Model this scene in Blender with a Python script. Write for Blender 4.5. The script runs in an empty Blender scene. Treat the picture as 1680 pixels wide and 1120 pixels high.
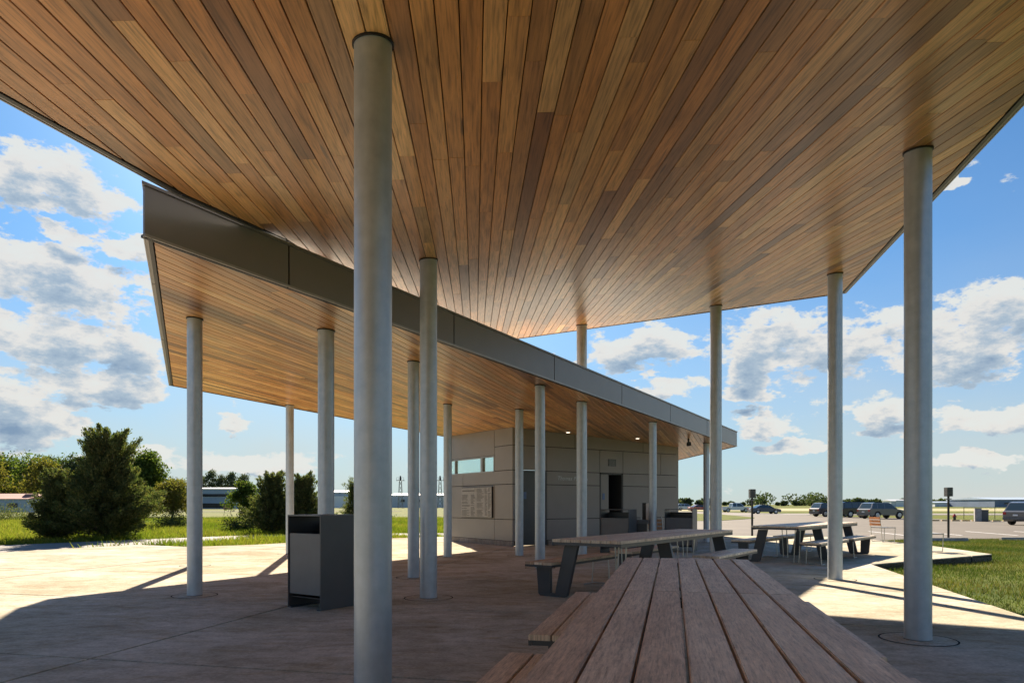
import bpy, bmesh, math, random
import numpy as np
from mathutils import Vector, Matrix, Quaternion
R = math.radians
random.seed(7); rng = np.random.default_rng(11)
sc = bpy.context.scene
C = sc.collection
# ------------------------------------------------------------------ camera
cam = bpy.data.cameras.new('camera'); co = bpy.data.objects.new('camera', cam); C.objects.link(co)
co.location = (0, 0, 1.2); co.rotation_euler = (R(90), 0, 0)
cam.sensor_width = 36; cam.lens = 24.0; cam.shift_y = (827-560)/1680
cam.clip_start = 0.05; cam.clip_end = 9000
sc.camera = co
# ------------------------------------------------------------------ render look
sc.view_settings.view_transform = 'Standard'; sc.view_settings.look = 'None'
sc.view_settings.exposure = 2.8; sc.view_settings.gamma = 1.0
sc.view_settings.use_curve_mapping = False
sc.cycles.use_denoising = True
sc.cycles.max_bounces = 10; sc.cycles.diffuse_bounces = 6; sc.cycles.glossy_bounces = 5
sc.cycles.transparent_max_bounces = 12
sc.cycles.sample_clamp_indirect = 6
# ------------------------------------------------------------------ sun and sky
SUN_EL = math.atan(0.63); SUN_AZ = math.atan2(-0.226, 0.974)      # azimuth from +Y towards +X
sdir = Vector((math.sin(SUN_AZ)*math.cos(SUN_EL), math.cos(SUN_AZ)*math.cos(SUN_EL), math.sin(SUN_EL)))
sl = bpy.data.lights.new('sun', 'SUN'); sl.energy = 2.2; sl.angle = R(0.6); sl.color = (1.0, 0.85, 0.67)
so = bpy.data.objects.new('sun', sl); C.objects.link(so)
so.rotation_euler = sdir.to_track_quat('Z', 'Y').to_euler(); so.location = (-3, 13, 9)

world = bpy.data.worlds.new('World'); sc.world = world; world.use_nodes = True
def build_sky(nt):
    N = nt.nodes; L = nt.links; N.clear()
    def lk(a, b): L.new(a, b)
    def mth(op, a, b=None, c=None, clamp=False):
        n = N.new('ShaderNodeMath'); n.operation = op; n.use_clamp = clamp
        for i, v in enumerate((a, b, c)):
            if v is None: continue
            if isinstance(v, (int, float)): n.inputs[i].default_value = v
            else: lk(v, n.inputs[i])
        return n.outputs[0]
    def vm(op, a, b=None, c=None):
        n = N.new('ShaderNodeVectorMath'); n.operation = op
        for i, v in enumerate((a, b, c)):
            if v is None: continue
            if isinstance(v, tuple): n.inputs[i].default_value = v
            else: lk(v, n.inputs[i])
        return n.outputs['Value'] if op == 'LENGTH' else n.outputs[0]
    def noise(vec, scale, detail=6, rough=.55, lac=2.0, out='Fac'):
        n = N.new('ShaderNodeTexNoise'); n.inputs['Scale'].default_value = scale
        n.inputs['Detail'].default_value = detail; n.inputs['Roughness'].default_value = rough
        lk(vec, n.inputs['Vector']); return n.outputs[out]
    def ramp(v, pts):
        n = N.new('ShaderNodeValToRGB'); e = n.color_ramp.elements
        while len(e) > 1: e.remove(e[-1])
        e[0].position = pts[0][0]; e[0].color = (*pts[0][1], 1)
        for p, c in pts[1:]:
            x = e.new(p); x.color = (*c, 1)
        lk(v, n.inputs[0]); return n.outputs['Color']
    def mix(f, a, b, bt='MIX'):
        n = N.new('ShaderNodeMix'); n.data_type = 'RGBA'; n.blend_type = bt
        for s, v in ((n.inputs[0], f), (n.inputs[6], a), (n.inputs[7], b)):
            if isinstance(v, (int, float)): s.default_value = v
            elif isinstance(v, tuple): s.default_value = (*v, 1)
            else: lk(v, s)
        return n.outputs[2]
    tc = N.new('ShaderNodeTexCoord'); d = vm('NORMALIZE', tc.outputs['Generated'])
    sp = N.new('ShaderNodeSeparateXYZ'); lk(d, sp.inputs[0]); x, y, z = sp.outputs
    sky = N.new('ShaderNodeTexSky'); sky.sky_type = 'NISHITA'; sky.sun_disc = False
    sky.sun_elevation = SUN_EL; sky.sun_rotation = SUN_AZ
    sky.air_density = 1.0; sky.dust_density = 0.3; sky.ozone_density = 2.0
    skc = mix(1.0, sky.outputs[0], SKY_TINT, 'MULTIPLY')
    az = mth('ARCTAN2', x, y); el = mth('ARCSINE', z)
    cb = N.new('ShaderNodeCombineXYZ'); lk(az, cb.inputs[0]); lk(mth('MULTIPLY', el, 1.0), cb.inputs[1])
    P = cb.outputs[0]
    ew = N.new('ShaderNodeCombineXYZ'); lk(mth('MULTIPLY', az, 1.0), ew.inputs[0]); lk(mth('MULTIPLY', el, 1.9), ew.inputs[1])
    PW = ew.outputs[0]
    def density(P, PW, det):
        wv = noise(PW, 9, 5, .6, out='Color')
        Pd = vm('ADD', P, vm('MULTIPLY', vm('SUBTRACT', wv, (.5, .5, .5)), (.13, .085, 0)))
        cur = None
        for u, v, ru, rv in CLOUDS:
            a = math.atan((u-840)/1120); e = math.atan((827-v)/1120*math.cos(a))
            sx = 1120/ru*(1+((u-840)/1120)**2)**.5; sy = 1120/rv
            ln = vm('LENGTH', vm('MULTIPLY_ADD', Pd, (sx, sy, 0), (-a*sx, -e*sy, 0)))
            cur = ln if cur is None else mth('MINIMUM', cur, ln)
        blob = mth('MAXIMUM', mth('SUBTRACT', 1.0, cur), -.72)
        n1 = noise(PW, 17, det, .66); n2 = noise(PW, 5.5, 4, .5)
        dn = mth('ADD', mth('MULTIPLY', blob, .80), mth('MULTIPLY', mth('SUBTRACT', n1, .5), 2.9))
        dn = mth('ADD', dn, mth('MULTIPLY', mth('SUBTRACT', n2, .5), 1.6))
        return mth('ADD', dn, .16)
    dens = density(P, PW, 10)
    up = density(vm('ADD', P, (0, .022, 0)), vm('ADD', PW, (0, .042, 0)), 7)
    cov = N.new('ShaderNodeMapRange'); cov.interpolation_type = 'SMOOTHSTEP'
    lk(dens, cov.inputs[0]); cov.inputs[1].default_value = 0.0; cov.inputs[2].default_value = .30
    sh = mth('ADD', mth('MULTIPLY', up, .52), mth('MULTIPLY', dens, .20), clamp=True)
    ccol = ramp(sh, [(0, CL[0]), (.22, CL[1]), (.48, CL[2]), (.85, CL[3])])
    # thin high veil that pales the sky towards the horizon
    veil = ramp(z, [(0, (.95,)*3), (.08, (.80,)*3), (.18, (.50,)*3), (.32, (.22,)*3), (.5, (.08,)*3), (1, (.03,)*3)])
    nv = noise(PW, 2.4, 5, .55)
    vf = mth('MULTIPLY', veil, mth('ADD', .55, mth('MULTIPLY', nv, .8)), clamp=True)
    ds = N.new('ShaderNodeVectorMath'); ds.operation = 'DOT_PRODUCT'; lk(d, ds.inputs[0]); ds.inputs[1].default_value = tuple(sdir)
    glow = mth('POWER', mth('MAXIMUM', ds.outputs['Value'], 0.0), 30.0)      # aureole of the sun in the haze
    base = mix(vf, skc, VEIL)
    gc = N.new('ShaderNodeMix'); gc.data_type = 'RGBA'; gc.blend_type = 'ADD'; lk(mth('MULTIPLY', glow, .6, clamp=True), gc.inputs[0]); lk(base, gc.inputs[6]); gc.inputs[7].default_value = (2.2, 2.1, 1.9, 1)
    base = gc.outputs[2]
    cv = mth('MULTIPLY', cov.outputs[0], .94)
    col = mix(cv, base, ccol)
    bg = N.new('ShaderNodeBackground'); bg.inputs['Strength'].default_value = SKY_STRENGTH
    lk(col, bg.inputs['Color'])
    out = N.new('ShaderNodeOutputWorld'); lk(bg.outputs[0], out.inputs['Surface'])
SKY_STRENGTH = 0.10
SKY_TINT = (.032, .122, .190)
VEIL = (.93, .97, .93)
CL = [(1.15, 1.17, 1.12), (1.16, 1.13, 1.07), (.60, .74, .88), (.30, .45, .66)]
CLOUDS = [(70, 295, 150, 36), (80, 455, 130, 44), (60, 545, 170, 40), (205, 560, 70, 26), (30, 690, 105, 28), (150, 625, 100, 24), (-60, 640, 80, 50),
          (195, 400, 56, 22), (110, 380, 40, 14), (377, 690, 34, 11), (400, 752, 90, 15), (230, 745, 90, 14),
          (1290, 560, 110, 48), (1420, 560, 95, 42), (1235, 590, 45, 34), (1575, 590, 90, 30), (1650, 510, 90, 32), (1040, 568, 92, 28),
          (1065, 640, 72, 20), (1250, 705, 72, 18), (1445, 655, 60, 18), (1620, 685, 90, 20), (1225, 655, 44, 12), (1600, 752, 50, 8),
          (1290, 742, 60, 8), (1480, 700, 60, 10), (900, 600, 60, 10), (1560, 300, 20, 8), (-300, 420, 150, 60), (2000, 450, 160, 60), (1900, 640, 120, 30)]
build_sky(world.node_tree)

# ------------------------------------------------------------------ helpers
def link(o): C.objects.link(o); return o
def props(o, label=None, cat=None, group=None, kind=None):
    for k, v in (('label', label), ('category', cat), ('group', group), ('kind', kind)):
        if v: o[k] = v
    return o
def thing(name, label, cat, loc=(0, 0, 0), rz=0.0, group=None):
    o = bpy.data.objects.new(name, None); o.empty_display_size = .2
    o.location = loc; o.rotation_euler = (0, 0, rz); link(o)
    return props(o, label, cat, group)
def mesh_obj(name, verts, faces, mat, parent=None, smooth=False, off=None, uvs=None):
    me = bpy.data.meshes.new(name)
    if off is not None: verts = [(v[0]-off[0], v[1]-off[1], v[2]-off[2]) for v in verts]
    me.from_pydata([tuple(v) for v in verts], [], faces); me.update()
    if uvs is not None:
        ul = me.uv_layers.new(name='uv'); i = 0
        for p in me.polygons:
            for li in p.loop_indices: ul.data[li].uv = uvs[me.loops[li].vertex_index]
    if smooth: me.shade_smooth()
    if mat: me.materials.append(mat)
    o = bpy.data.objects.new(name, me); link(o)
    if parent: o.parent = parent
    return o
class MB:
    """collects shapes into one mesh"""
    def __init__(s): s.v = []; s.f = []; s.sm = []
    def add(s, vs, fs, smooth=False):
        n = len(s.v); s.v += [tuple(v) for v in vs]; s.f += [tuple(i+n for i in f) for f in fs]; s.sm += [smooth]*len(fs); return s
    def box(s, c, d, rz=0, bev=0):
        x, y, z = d[0]/2, d[1]/2, d[2]/2
        if bev:
            bm = bmesh.new(); bmesh.ops.create_cube(bm, size=1)
            for v in bm.verts: v.co = Vector((v.co.x*d[0], v.co.y*d[1], v.co.z*d[2]))
            bmesh.ops.bevel(bm, geom=bm.edges[:], offset=bev, segments=2, affect='EDGES')
            vs = [v.co.copy() for v in bm.verts]; fs = [[v.index for v in f.verts] for f in bm.faces]; bm.free()
        else:
            vs = [Vector((a, b, e)) for e in (-z, z) for a, b in ((-x, -y), (x, -y), (x, y), (-x, y))]
            fs = [(0, 3, 2, 1), (4, 5, 6, 7), (0, 1, 5, 4), (1, 2, 6, 5), (2, 3, 7, 6), (3, 0, 4, 7)]
        cs, sn = math.cos(rz), math.sin(rz)
        vs = [(v.x*cs-v.y*sn+c[0], v.x*sn+v.y*cs+c[1], v.z+c[2]) for v in vs]
        return s.add(vs, fs)
    def prism(s, pts, z0, z1):
        """xy polygon between two heights; z0/z1 numbers or functions (x,y)"""
        g = lambda z, p: z(p[0], p[1]) if callable(z) else z
        n = len(pts); area = sum(pts[i][0]*pts[(i+1) % n][1]-pts[(i+1) % n][0]*pts[i][1] for i in range(n))
        if area < 0: pts = pts[::-1]
        vs = [(p[0], p[1], g(z0, p)) for p in pts]+[(p[0], p[1], g(z1, p)) for p in pts]
        fs = [tuple(range(n-1, -1, -1)), tuple(range(n, 2*n))]+[(i, (i+1) % n, (i+1) % n+n, i+n) for i in range(n)]
        return s.add(vs, fs)
    def extr(s, pts, axis, a, b):
        """2-D polygon extruded along an axis: axis 'y' takes (x,z), axis 'x' takes (y,z)"""
        n = len(pts)
        if axis == 'y': m = lambda p, t: (p[0], t, p[1])
        else: m = lambda p, t: (t, p[0], p[1])
        vs = [m(p, a) for p in pts]+[m(p, b) for p in pts]
        fs = [tuple(range(n)), tuple(range(2*n-1, n-1, -1))]+[(i, i+n, (i+1) % n+n, (i+1) % n) for i in range(n)]
        return s.add(vs, fs)
    def cyl(s, p0, p1, r0, r1=None, n=12, caps=True):
        r1 = r0 if r1 is None else r1
        p0, p1 = Vector(p0), Vector(p1); d = (p1-p0).normalized()
        a = d.orthogonal().normalized(); b = d.cross(a)
        vs = []
        for p, r in ((p0, r0), (p1, r1)):
            for i in range(n):
                t = 2*math.pi*i/n; vs.append(p+a*math.cos(t)*r+b*math.sin(t)*r)
        s.add(vs, [(i, (i+1) % n, (i+1) % n+n, i+n) for i in range(n)], True)
        if caps: s.add(vs[:n], [tuple(range(n-1, -1, -1))]); s.add(vs[n:], [tuple(range(n))])
        return s
    def tube(s, path, r, n=8):
        for a, b in zip(path[:-1], path[1:]): s.cyl(a, b, r, n=n)
        return s
    def build(s, name, mat, parent=None, bevel=0, recalc=True):
        me = bpy.data.meshes.new(name); me.from_pydata(s.v, [], s.f); me.update()
        me.polygons.foreach_set('use_smooth', s.sm)
        if recalc or bevel:
            bm = bmesh.new(); bm.from_mesh(me)
            if recalc: bmesh.ops.recalc_face_normals(bm, faces=bm.faces)
            if bevel:
                bmesh.ops.bevel(bm, geom=bm.edges[:], offset=bevel, segments=2, affect='EDGES', clamp_overlap=True)
            bm.to_mesh(me); bm.free()
        if mat: me.materials.append(mat)
        o = bpy.data.objects.new(name, me); link(o)
        if parent: o.parent = parent
        return o
def copy_tree(o, parent=None):
    c = o.copy(); C.objects.link(c)
    if parent: c.parent = parent
    for ch in list(o.children): copy_tree(ch, c)
    return c
def clip(poly, n, d):
    """keep n.p <= d"""
    out = []
    for i in range(len(poly)):
        p, q = poly[i], poly[(i+1) % len(poly)]
        a, b = n[0]*p[0]+n[1]*p[1]-d, n[0]*q[0]+n[1]*q[1]-d
        if a <= 0: out.append(p)
        if (a < 0 < b) or (b < 0 < a):
            t = a/(a-b); out.append((p[0]+(q[0]-p[0])*t, p[1]+(q[1]-p[1])*t))
    return out
def parea(p): return abs(sum(p[i][0]*p[(i+1) % len(p)][1]-p[(i+1) % len(p)][0]*p[i][1] for i in range(len(p))))/2 if len(p) > 2 else 0
def gp(u, v, z=0.0):
    """ground point at height z seen at photo pixel (survey helper)"""
    Z = 1120*(1.2-z)/(v-827.0); return ((u-840)/1120*Z, Z)
def leafcards(name, pts, size, mat, parent=None, kind=None, flat=0.0, aspect=1.0, dirs=None):
    """many small quads; pts (n,3), size scalar or (n,)"""
    n = len(pts); size = np.broadcast_to(np.asarray(size, float), (n,)) * rng.uniform(.7, 1.3, n)
    a = rng.normal(size=(n, 3)); a[:, 2] *= (1-flat)
    if dirs is not None: a = a*.45+dirs
    a /= np.linalg.norm(a, axis=1)[:, None]+1e-9
    b = np.cross(a, rng.normal(size=(n, 3))); b /= np.linalg.norm(b, axis=1)[:, None]+1e-9
    A = a*(size*aspect)[:, None]*.5; B = b*size[:, None]*.5
    v = np.stack([pts-A*1.0, pts-B*.8+A*.15, pts+A*1.1, pts+B*.8+A*.15], 1).reshape(-1, 3)
    me = bpy.data.meshes.new(name)
    me.vertices.add(4*n); me.vertices.foreach_set('co', v.astype(np.float32).ravel())
    me.loops.add(4*n); me.loops.foreach_set('vertex_index', np.arange(4*n, dtype=np.int32))
    me.polygons.add(n); me.polygons.foreach_set('loop_start', np.arange(0, 4*n, 4, dtype=np.int32))
    try: me.polygons.foreach_set('loop_total', np.full(n, 4, dtype=np.int32))
    except Exception: pass
    me.update(calc_edges=True)
    at = me.attributes.new('tint', 'FLOAT', 'FACE'); at.data.foreach_set('value', rng.uniform(0, 1, n).astype(np.float32))
    me.materials.append(mat); o = bpy.data.objects.new(name, me); link(o)
    if parent: o.parent = parent
    if kind: o['kind'] = kind
    return o

# ------------------------------------------------------------------ materials
class NT:
    def __init__(s, name, **k):
        s.m = bpy.data.materials.new(name); s.m.use_nodes = True; s.t = s.m.node_tree; s.N = s.t.nodes; s.L = s.t.links
        s.b = s.N['Principled BSDF']
        for a, v in k.items(): s.set(a, v)
        s._tc = None
    def set(s, a, v):
        i = s.b.inputs[a.replace('_', ' ')]
        if hasattr(v, 'is_output') or isinstance(v, bpy.types.NodeSocket): s.L.new(v, i)
        elif isinstance(v, tuple) and len(v) == 3: i.default_value = (*v, 1)
        else: i.default_value = v
    def tc(s, o='Object'):
        if not s._tc: s._tc = s.N.new('ShaderNodeTexCoord')
        return s._tc.outputs[o]
    def mapv(s, v, scale=(1, 1, 1), rot=(0, 0, 0), loc=(0, 0, 0)):
        n = s.N.new('ShaderNodeMapping'); n.inputs['Scale'].default_value = scale; n.inputs['Rotation'].default_value = rot
        if isinstance(loc, tuple): n.inputs['Location'].default_value = loc
        else: s.L.new(loc, n.inputs['Location'])
        s.L.new(v, n.inputs[0]); return n.outputs[0]
    def noise(s, v, scale, detail=4, rough=.55, out='Fac', dist=0):
        n = s.N.new('ShaderNodeTexNoise'); n.inputs['Scale'].default_value = scale; n.inputs['Detail'].default_value = detail
        n.inputs['Roughness'].default_value = rough; n.inputs['Distortion'].default_value = dist
        s.L.new(v, n.inputs['Vector']); return n.outputs[out]
    def ramp(s, v, pts):
        n = s.N.new('ShaderNodeValToRGB'); e = n.color_ramp.elements
        while len(e) > 1: e.remove(e[-1])
        g = lambda c: (*c, 1) if isinstance(c, tuple) else (c, c, c, 1)
        e[0].position = pts[0][0]; e[0].color = g(pts[0][1])
        for p, c in pts[1:]: x = e.new(p); x.color = g(c)
        s.L.new(v, n.inputs[0]); return n.outputs['Color']
    def mix(s, f, a, b, bt='MIX'):
        n = s.N.new('ShaderNodeMix'); n.data_type = 'RGBA'; n.blend_type = bt
        for q, v in ((n.inputs[0], f), (n.inputs[6], a), (n.inputs[7], b)):
            if isinstance(v, (int, float)): q.default_value = v
            elif isinstance(v, tuple): q.default_value = (*v, 1)
            else: s.L.new(v, q)
        return n.outputs[2]
    def math(s, op, a, b=None, clamp=False):
        n = s.N.new('ShaderNodeMath'); n.operation = op; n.use_clamp = clamp
        for i, v in enumerate((a, b)):
            if v is None: continue
            if isinstance(v, (int, float)): n.inputs[i].default_value = v
            else: s.L.new(v, n.inputs[i])
        return n.outputs[0]
    def attr(s, name, typ='GEOMETRY', out='Fac'):
        n = s.N.new('ShaderNodeAttribute'); n.attribute_name = name; n.attribute_type = typ; return n.outputs[out]
    def bump(s, h, strength=.3, dist=.01):
        n = s.N.new('ShaderNodeBump'); n.inputs['Strength'].default_value = strength; n.inputs['Distance'].default_value = dist
        s.L.new(h, n.inputs['Height']); s.L.new(n.outputs[0], s.b.inputs['Normal'])

def plain(name, col, rough=.5, metal=0.0, var=.12, scale=6.0, spec=.5, bump=0):
    t = NT(name, Roughness=rough, Metallic=metal, Specular_IOR_Level=spec)
    n = t.noise(t.tc(), scale, 5)
    c = t.ramp(n, [(.3, tuple(x*(1-var) for x in col)), (.7, tuple(min(1, x*(1+var)) for x in col))])
    t.set('Base_Color', c)
    if bump: t.bump(t.noise(t.tc(), scale*14, 3), bump, .002)
    return t.m
def cedar(name):
    t = NT(name, Specular_IOR_Level=.5)
    tint = t.attr('tint'); uvn = t.N.new('ShaderNodeUVMap'); uvn.uv_map = 'uv'; uv = uvn.outputs[0]
    g = t.noise(t.mapv(uv, (1.1, 26, 1)), 2.2, 7, .62, dist=.5)
    g2 = t.noise(t.mapv(uv, (.5, 5, 1)), 1.4, 4, .6, dist=1.1)
    base = t.ramp(tint, [(0, (.17, .078, .038)), (.05, (.29, .130, .050)), (.15, (.37, .190, .076)), (.28, (.54, .245, .076)), (.42, (.40, .205, .072)),
                         (.56, (.64, .33, .105)), (.70, (.52, .225, .066)), (.82, (.60, .30, .10)), (.92, (.74, .44, .17)), (1, (.36, .205, .10))])
    fig = t.ramp(g, [(.30, .46), (.50, 1.0), (.72, 1.30)])
    c = t.mix(1.0, base, fig, 'MULTIPLY')
    fig2 = t.ramp(g2, [(.28, .58), (.5, 1.0), (.78, 1.22)])
    c = t.mix(.8, c, fig2, 'MULTIPLY')
    # now and then a knot
    vo = t.N.new('ShaderNodeTexVoronoi'); vo.inputs['Scale'].default_value = 1.0
    t.L.new(t.mapv(uv, (.55, 5.2, 1)), vo.inputs['Vector'])
    kn = t.ramp(vo.outputs['Distance'], [(.0, 1.0), (.055, .9), (.09, 0.0)])
    c = t.mix(t.math('MULTIPLY', kn, .75), c, (.07, .035, .02))
    t.set('Base_Color', c)
    t.set('Roughness', t.ramp(g, [(.3, .34), (.7, .27)]))
    t.bump(g, .12, .004)
    return t.m
def concrete(name, dark=(.38, .345, .26), light=(.60, .56, .475)):
    t = NT(name, Specular_IOR_Level=0.0)
    v = t.tc()
    n1 = t.noise(v, .55, 7, .62, dist=.7); n2 = t.noise(t.mapv(v, (.8, 1.5, 1), rot=(0, 0, R(12))), 1.5, 9, .68, dist=.8); n3 = t.noise(v, 38, 4, .6)
    n4 = t.noise(t.mapv(v, (1, 30, 1), rot=(0, 0, R(-13))), 4, 3, .6)
    c = t.ramp(n1, [(.32, dark), (.5, tuple((a+b)/2 for a, b in zip(dark, light))), (.68, light)])
    c = t.mix(.85, c, t.ramp(n2, [(.30, (.70, .66, .58)), (.46, (.94, .92, .88)), (.68, (1.13, 1.14, 1.15))]), 'MULTIPLY')
    n5 = t.noise(t.mapv(v, (1, 1.3, 1)), 6.5, 9, .74); c = t.mix(.9, c, t.ramp(n5, [(.32, .72), (.5, 1.0), (.68, 1.2)]), 'MULTIPLY')
    c = t.mix(.9, c, t.ramp(n3, [(.3, .80), (.7, 1.15)]), 'MULTIPLY')
    c = t.mix(.12, c, t.ramp(n4, [(.3, .8), (.7, 1.12)]), 'MULTIPLY')
    # rusty stains where water stood
    s = t.ramp(t.noise(t.mapv(v, (.8, 1.7, 1)), 1.1, 8, .7, dist=1.2), [(.52, 0.0), (.70, .6)])
    c = t.mix(s, c, t.mix(1.0, c, (.78, .68, .50), 'MULTIPLY'))
    t.set('Base_Color', c); t.set('Roughness', t.ramp(n2, [(.3, .68), (.7, .9)]))
    h = t.mix(.4, n3, n4); t.bump(h, .35, .004)
    return t.m
def leaf(name, cols, trans=.25):
    t = NT(name, Roughness=.8, Specular_IOR_Level=.1)
    c = t.ramp(t.attr('tint'), [(i/(len(cols)-1), c) for i, c in enumerate(cols)])
    n = t.noise(t.tc(), 1.3, 3); c = t.mix(.7, c, t.ramp(n, [(.3, .6), (.7, 1.3)]), 'MULTIPLY')
    t.set('Base_Color', c)
    tr = t.N.new('ShaderNodeBsdfTranslucent'); t.L.new(t.mix(1.0, c, (1.5, 1.7, .8), 'MULTIPLY'), tr.inputs[0])
    mx = t.N.new('ShaderNodeMixShader'); mx.inputs[0].default_value = trans
    out = t.N['Material Output']; t.L.new(t.b.outputs[0], mx.inputs[1]); t.L.new(tr.outputs[0], mx.inputs[2]); t.L.new(mx.outputs[0], out.inputs[0])
    return t.m
M = {}
M['cedar'] = cedar('cedar_soffit')
M['conc'] = concrete('plaza_concrete')
M['conc2'] = concrete('path_concrete', (.25, .235, .21), (.40, .375, .34))
M['curb'] = concrete('kerb_concrete', (.30, .30, .30), (.45, .44, .43))
def column_steel():
    t = NT('galvanized_column', Metallic=.45, Specular_IOR_Level=.5)
    v = t.tc(); n = t.noise(v, 9, 6, .6); n2 = t.noise(t.mapv(v, (6, 6, .6)), 2, 4)
    c = t.ramp(n, [(.3, (.38, .43, .48)), (.7, (.48, .53, .58))]); c = t.mix(.5, c, t.ramp(n2, [(.3, .82), (.7, 1.12)]), 'MULTIPLY')
    t.set('Base_Color', c); t.set('Roughness', t.ramp(n, [(.3, .36), (.7, .46)])); return t.m
M['steel'] = column_steel()
M['collar'] = plain('black_sealant', (.012, .012, .014), .6)
M['fascia'] = plain('bronze_grey_fascia', (.21, .20, .195), .33, .35, .05, 2)
M['trim'] = plain('black_trim', (.02, .02, .022), .45)
M['drip'] = plain('drip_edge', (.34, .33, .32), .4, .5)
M['deck'] = plain('roof_deck', (.03, .025, .02), .9)
M['roof'] = plain('roof_membrane', (.62, .58, .50), .8)
M['panel'] = plain('wall_panel', (.235, .215, .20), .42, .15, .05, 1.5)
M['backing'] = plain('panel_joint', (.012, .012, .013), .9, spec=.1)
M['plinth'] = concrete('plinth_stone', (.22, .20, .18), (.38, .34, .30))
M['bin'] = plain('charcoal_coated_steel', (.075, .080, .086), .42, .2, .06, 4, bump=.05)
M['binmid'] = plain('grey_coated_door', (.125, .13, .138), .45, .2, .08, 4)
M['frame'] = plain('table_frame_steel', (.075, .080, .088), .38, .3, .06)
M['rod'] = plain('galvanized_rod', (.45, .45, .43), .35, .8, .08)
def weathered():
    t = NT('weathered_tabletop', Roughness=.52, Specular_IOR_Level=.45)
    v = t.tc(); rnd = t.N.new('ShaderNodeObjectInfo').outputs['Random']
    off = t.N.new('ShaderNodeCombineXYZ')
    for i, k in enumerate((31., 57., 13.)): t.L.new(t.math('MULTIPLY', rnd, k), off.inputs[i])
    v = t.mapv(v, loc=off.outputs[0])
    g = t.noise(t.mapv(v, (48, 3.2, 1)), 2.6, 9, .74, dist=.25); g2 = t.noise(t.mapv(v, (5, .8, 1)), 2, 5, .6, dist=.6)
    g3 = t.noise(t.mapv(v, (18, 7, 1)), 5, 5, .6)
    base = t.ramp(rnd, [(0, (.54, .37, .24)), (.25, (.70, .60, .46)), (.5, (.62, .48, .34)), (.75, (.74, .65, .51)), (1, (.67, .55, .41))])
    c = t.mix(1.0, base, t.ramp(g, [(.33, .50), (.5, 1.0), (.7, 1.35)]), 'MULTIPLY')
    c = t.mix(.8, c, t.ramp(g2, [(.3, (.78, .70, .66)), (.7, (1.22, 1.22, 1.22))]), 'MULTIPLY')
    c = t.mix(.45, c, t.ramp(g3, [(.3, .75), (.7, 1.25)]), 'MULTIPLY')
    t.set('Base_Color', c); t.bump(g, .55, .004); return t.m
M['plank'] = weathered()
M['asphalt'] = plain('parking_asphalt', (.115, .100, .080), .85, 0, .16, .35, bump=.1)
M['path'] = plain('drive_asphalt', (.17, .155, .14), .85, 0, .15, .5)
def field(name, cols):
    t = NT(name, Roughness=.95, Specular_IOR_Level=.1)
    v = t.tc(); a = t.noise(v, .16, 6, .6); b = t.noise(v, 2.2, 6, .65)
    c = t.ramp(a, [(.32, cols[0]), (.5, cols[1]), (.68, cols[2])])
    c = t.mix(.8, c, t.ramp(b, [(.3, (.55, .6, .55)), (.7, (1.35, 1.3, 1.3))]), 'MULTIPLY')
    t.set('Base_Color', c); t.bump(b, .8, .08); return t.m
M['ground'] = field('meadow_ground', [(.055, .085, .016), (.105, .125, .022), (.15, .14, .03)])
M['lawnleaf'] = leaf('lawn_blades', [(.035, .060, .012), (.060, .090, .018), (.105, .105, .028), (.18, .135, .06)], .3)
M['meadow'] = leaf('meadow_blades', [(.07, .10, .014), (.12, .15, .02), (.17, .175, .03), (.20, .165, .05)], .4)
M['cedarleaf'] = leaf('redcedar_foliage', [(.050, .072, .032), (.080, .104, .040), (.118, .130, .050), (.17, .15, .06)], .3)
M['greenleaf'] = leaf('broadleaf_foliage', [(.035, .06, .014), (.06, .095, .02), (.095, .13, .028), (.14, .15, .04)], .35)
M['yellowleaf'] = leaf('yellowing_foliage', [(.08, .085, .018), (.14, .13, .03), (.19, .15, .045), (.10, .10, .03)], .35)
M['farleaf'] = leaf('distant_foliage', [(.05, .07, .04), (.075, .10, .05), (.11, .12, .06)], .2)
M['bark'] = plain('bark', (.085, .065, .05), .9, 0, .3, 12)
M['glass'] = NT('frosted_pane', Base_Color=(.75, .92, .88), Roughness=.25, Transmission_Weight=.85, IOR=1.1).m
M['doordark'] = plain('dark_door', (.075, .078, .080), .4, .2, .06)
M['blue'] = plain('blue_sign', (.10, .16, .30), .5)
M['white'] = plain('white_paint', (.75, .75, .74), .5, 0, .05)
M['plaque'] = plain('cast_plaque', (.30, .275, .25), .5, .3, .15, 10)
M['plaquetext'] = plain('plaque_lettering', (.12, .105, .09), .5, .3)
M['letters'] = plain('brushed_letters', (.42, .42, .42), .35, .6)
M['slat'] = plain('orange_wood_slat', (.50, .20, .07), .5, 0, .15)
M['post'] = plain('dark_post', (.035, .030, .028), .45, .3)
M['lampgrey'] = plain('lamp_louvre', (.20, .20, .19), .4, .4)
M['tyre'] = plain('tyre_rubber', (.02, .02, .02), .8)
M['rim'] = plain('alloy_rim', (.45, .46, .48), .3, .8)
M['carglass'] = NT('car_glass', Base_Color=(.03, .045, .05), Roughness=.05, Specular_IOR_Level=.9).m
M['red'] = plain('red_lens', (.40, .02, .02), .2)
M['lens'] = plain('clear_lens', (.7, .7, .68), .15)
M['bumper'] = plain('grey_bumper', (.10, .10, .10), .5)
def paint(name, col, rough=.22):
    return NT(name, Base_Color=col, Roughness=rough, Metallic=.25, Coat_Weight=.7, Coat_Roughness=.08).m
em = NT('downlight_glow', Base_Color=(1, 1, 1), Emission_Color=(1, .86, .66), Emission_Strength=.5); M['glow'] = em.m

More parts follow.
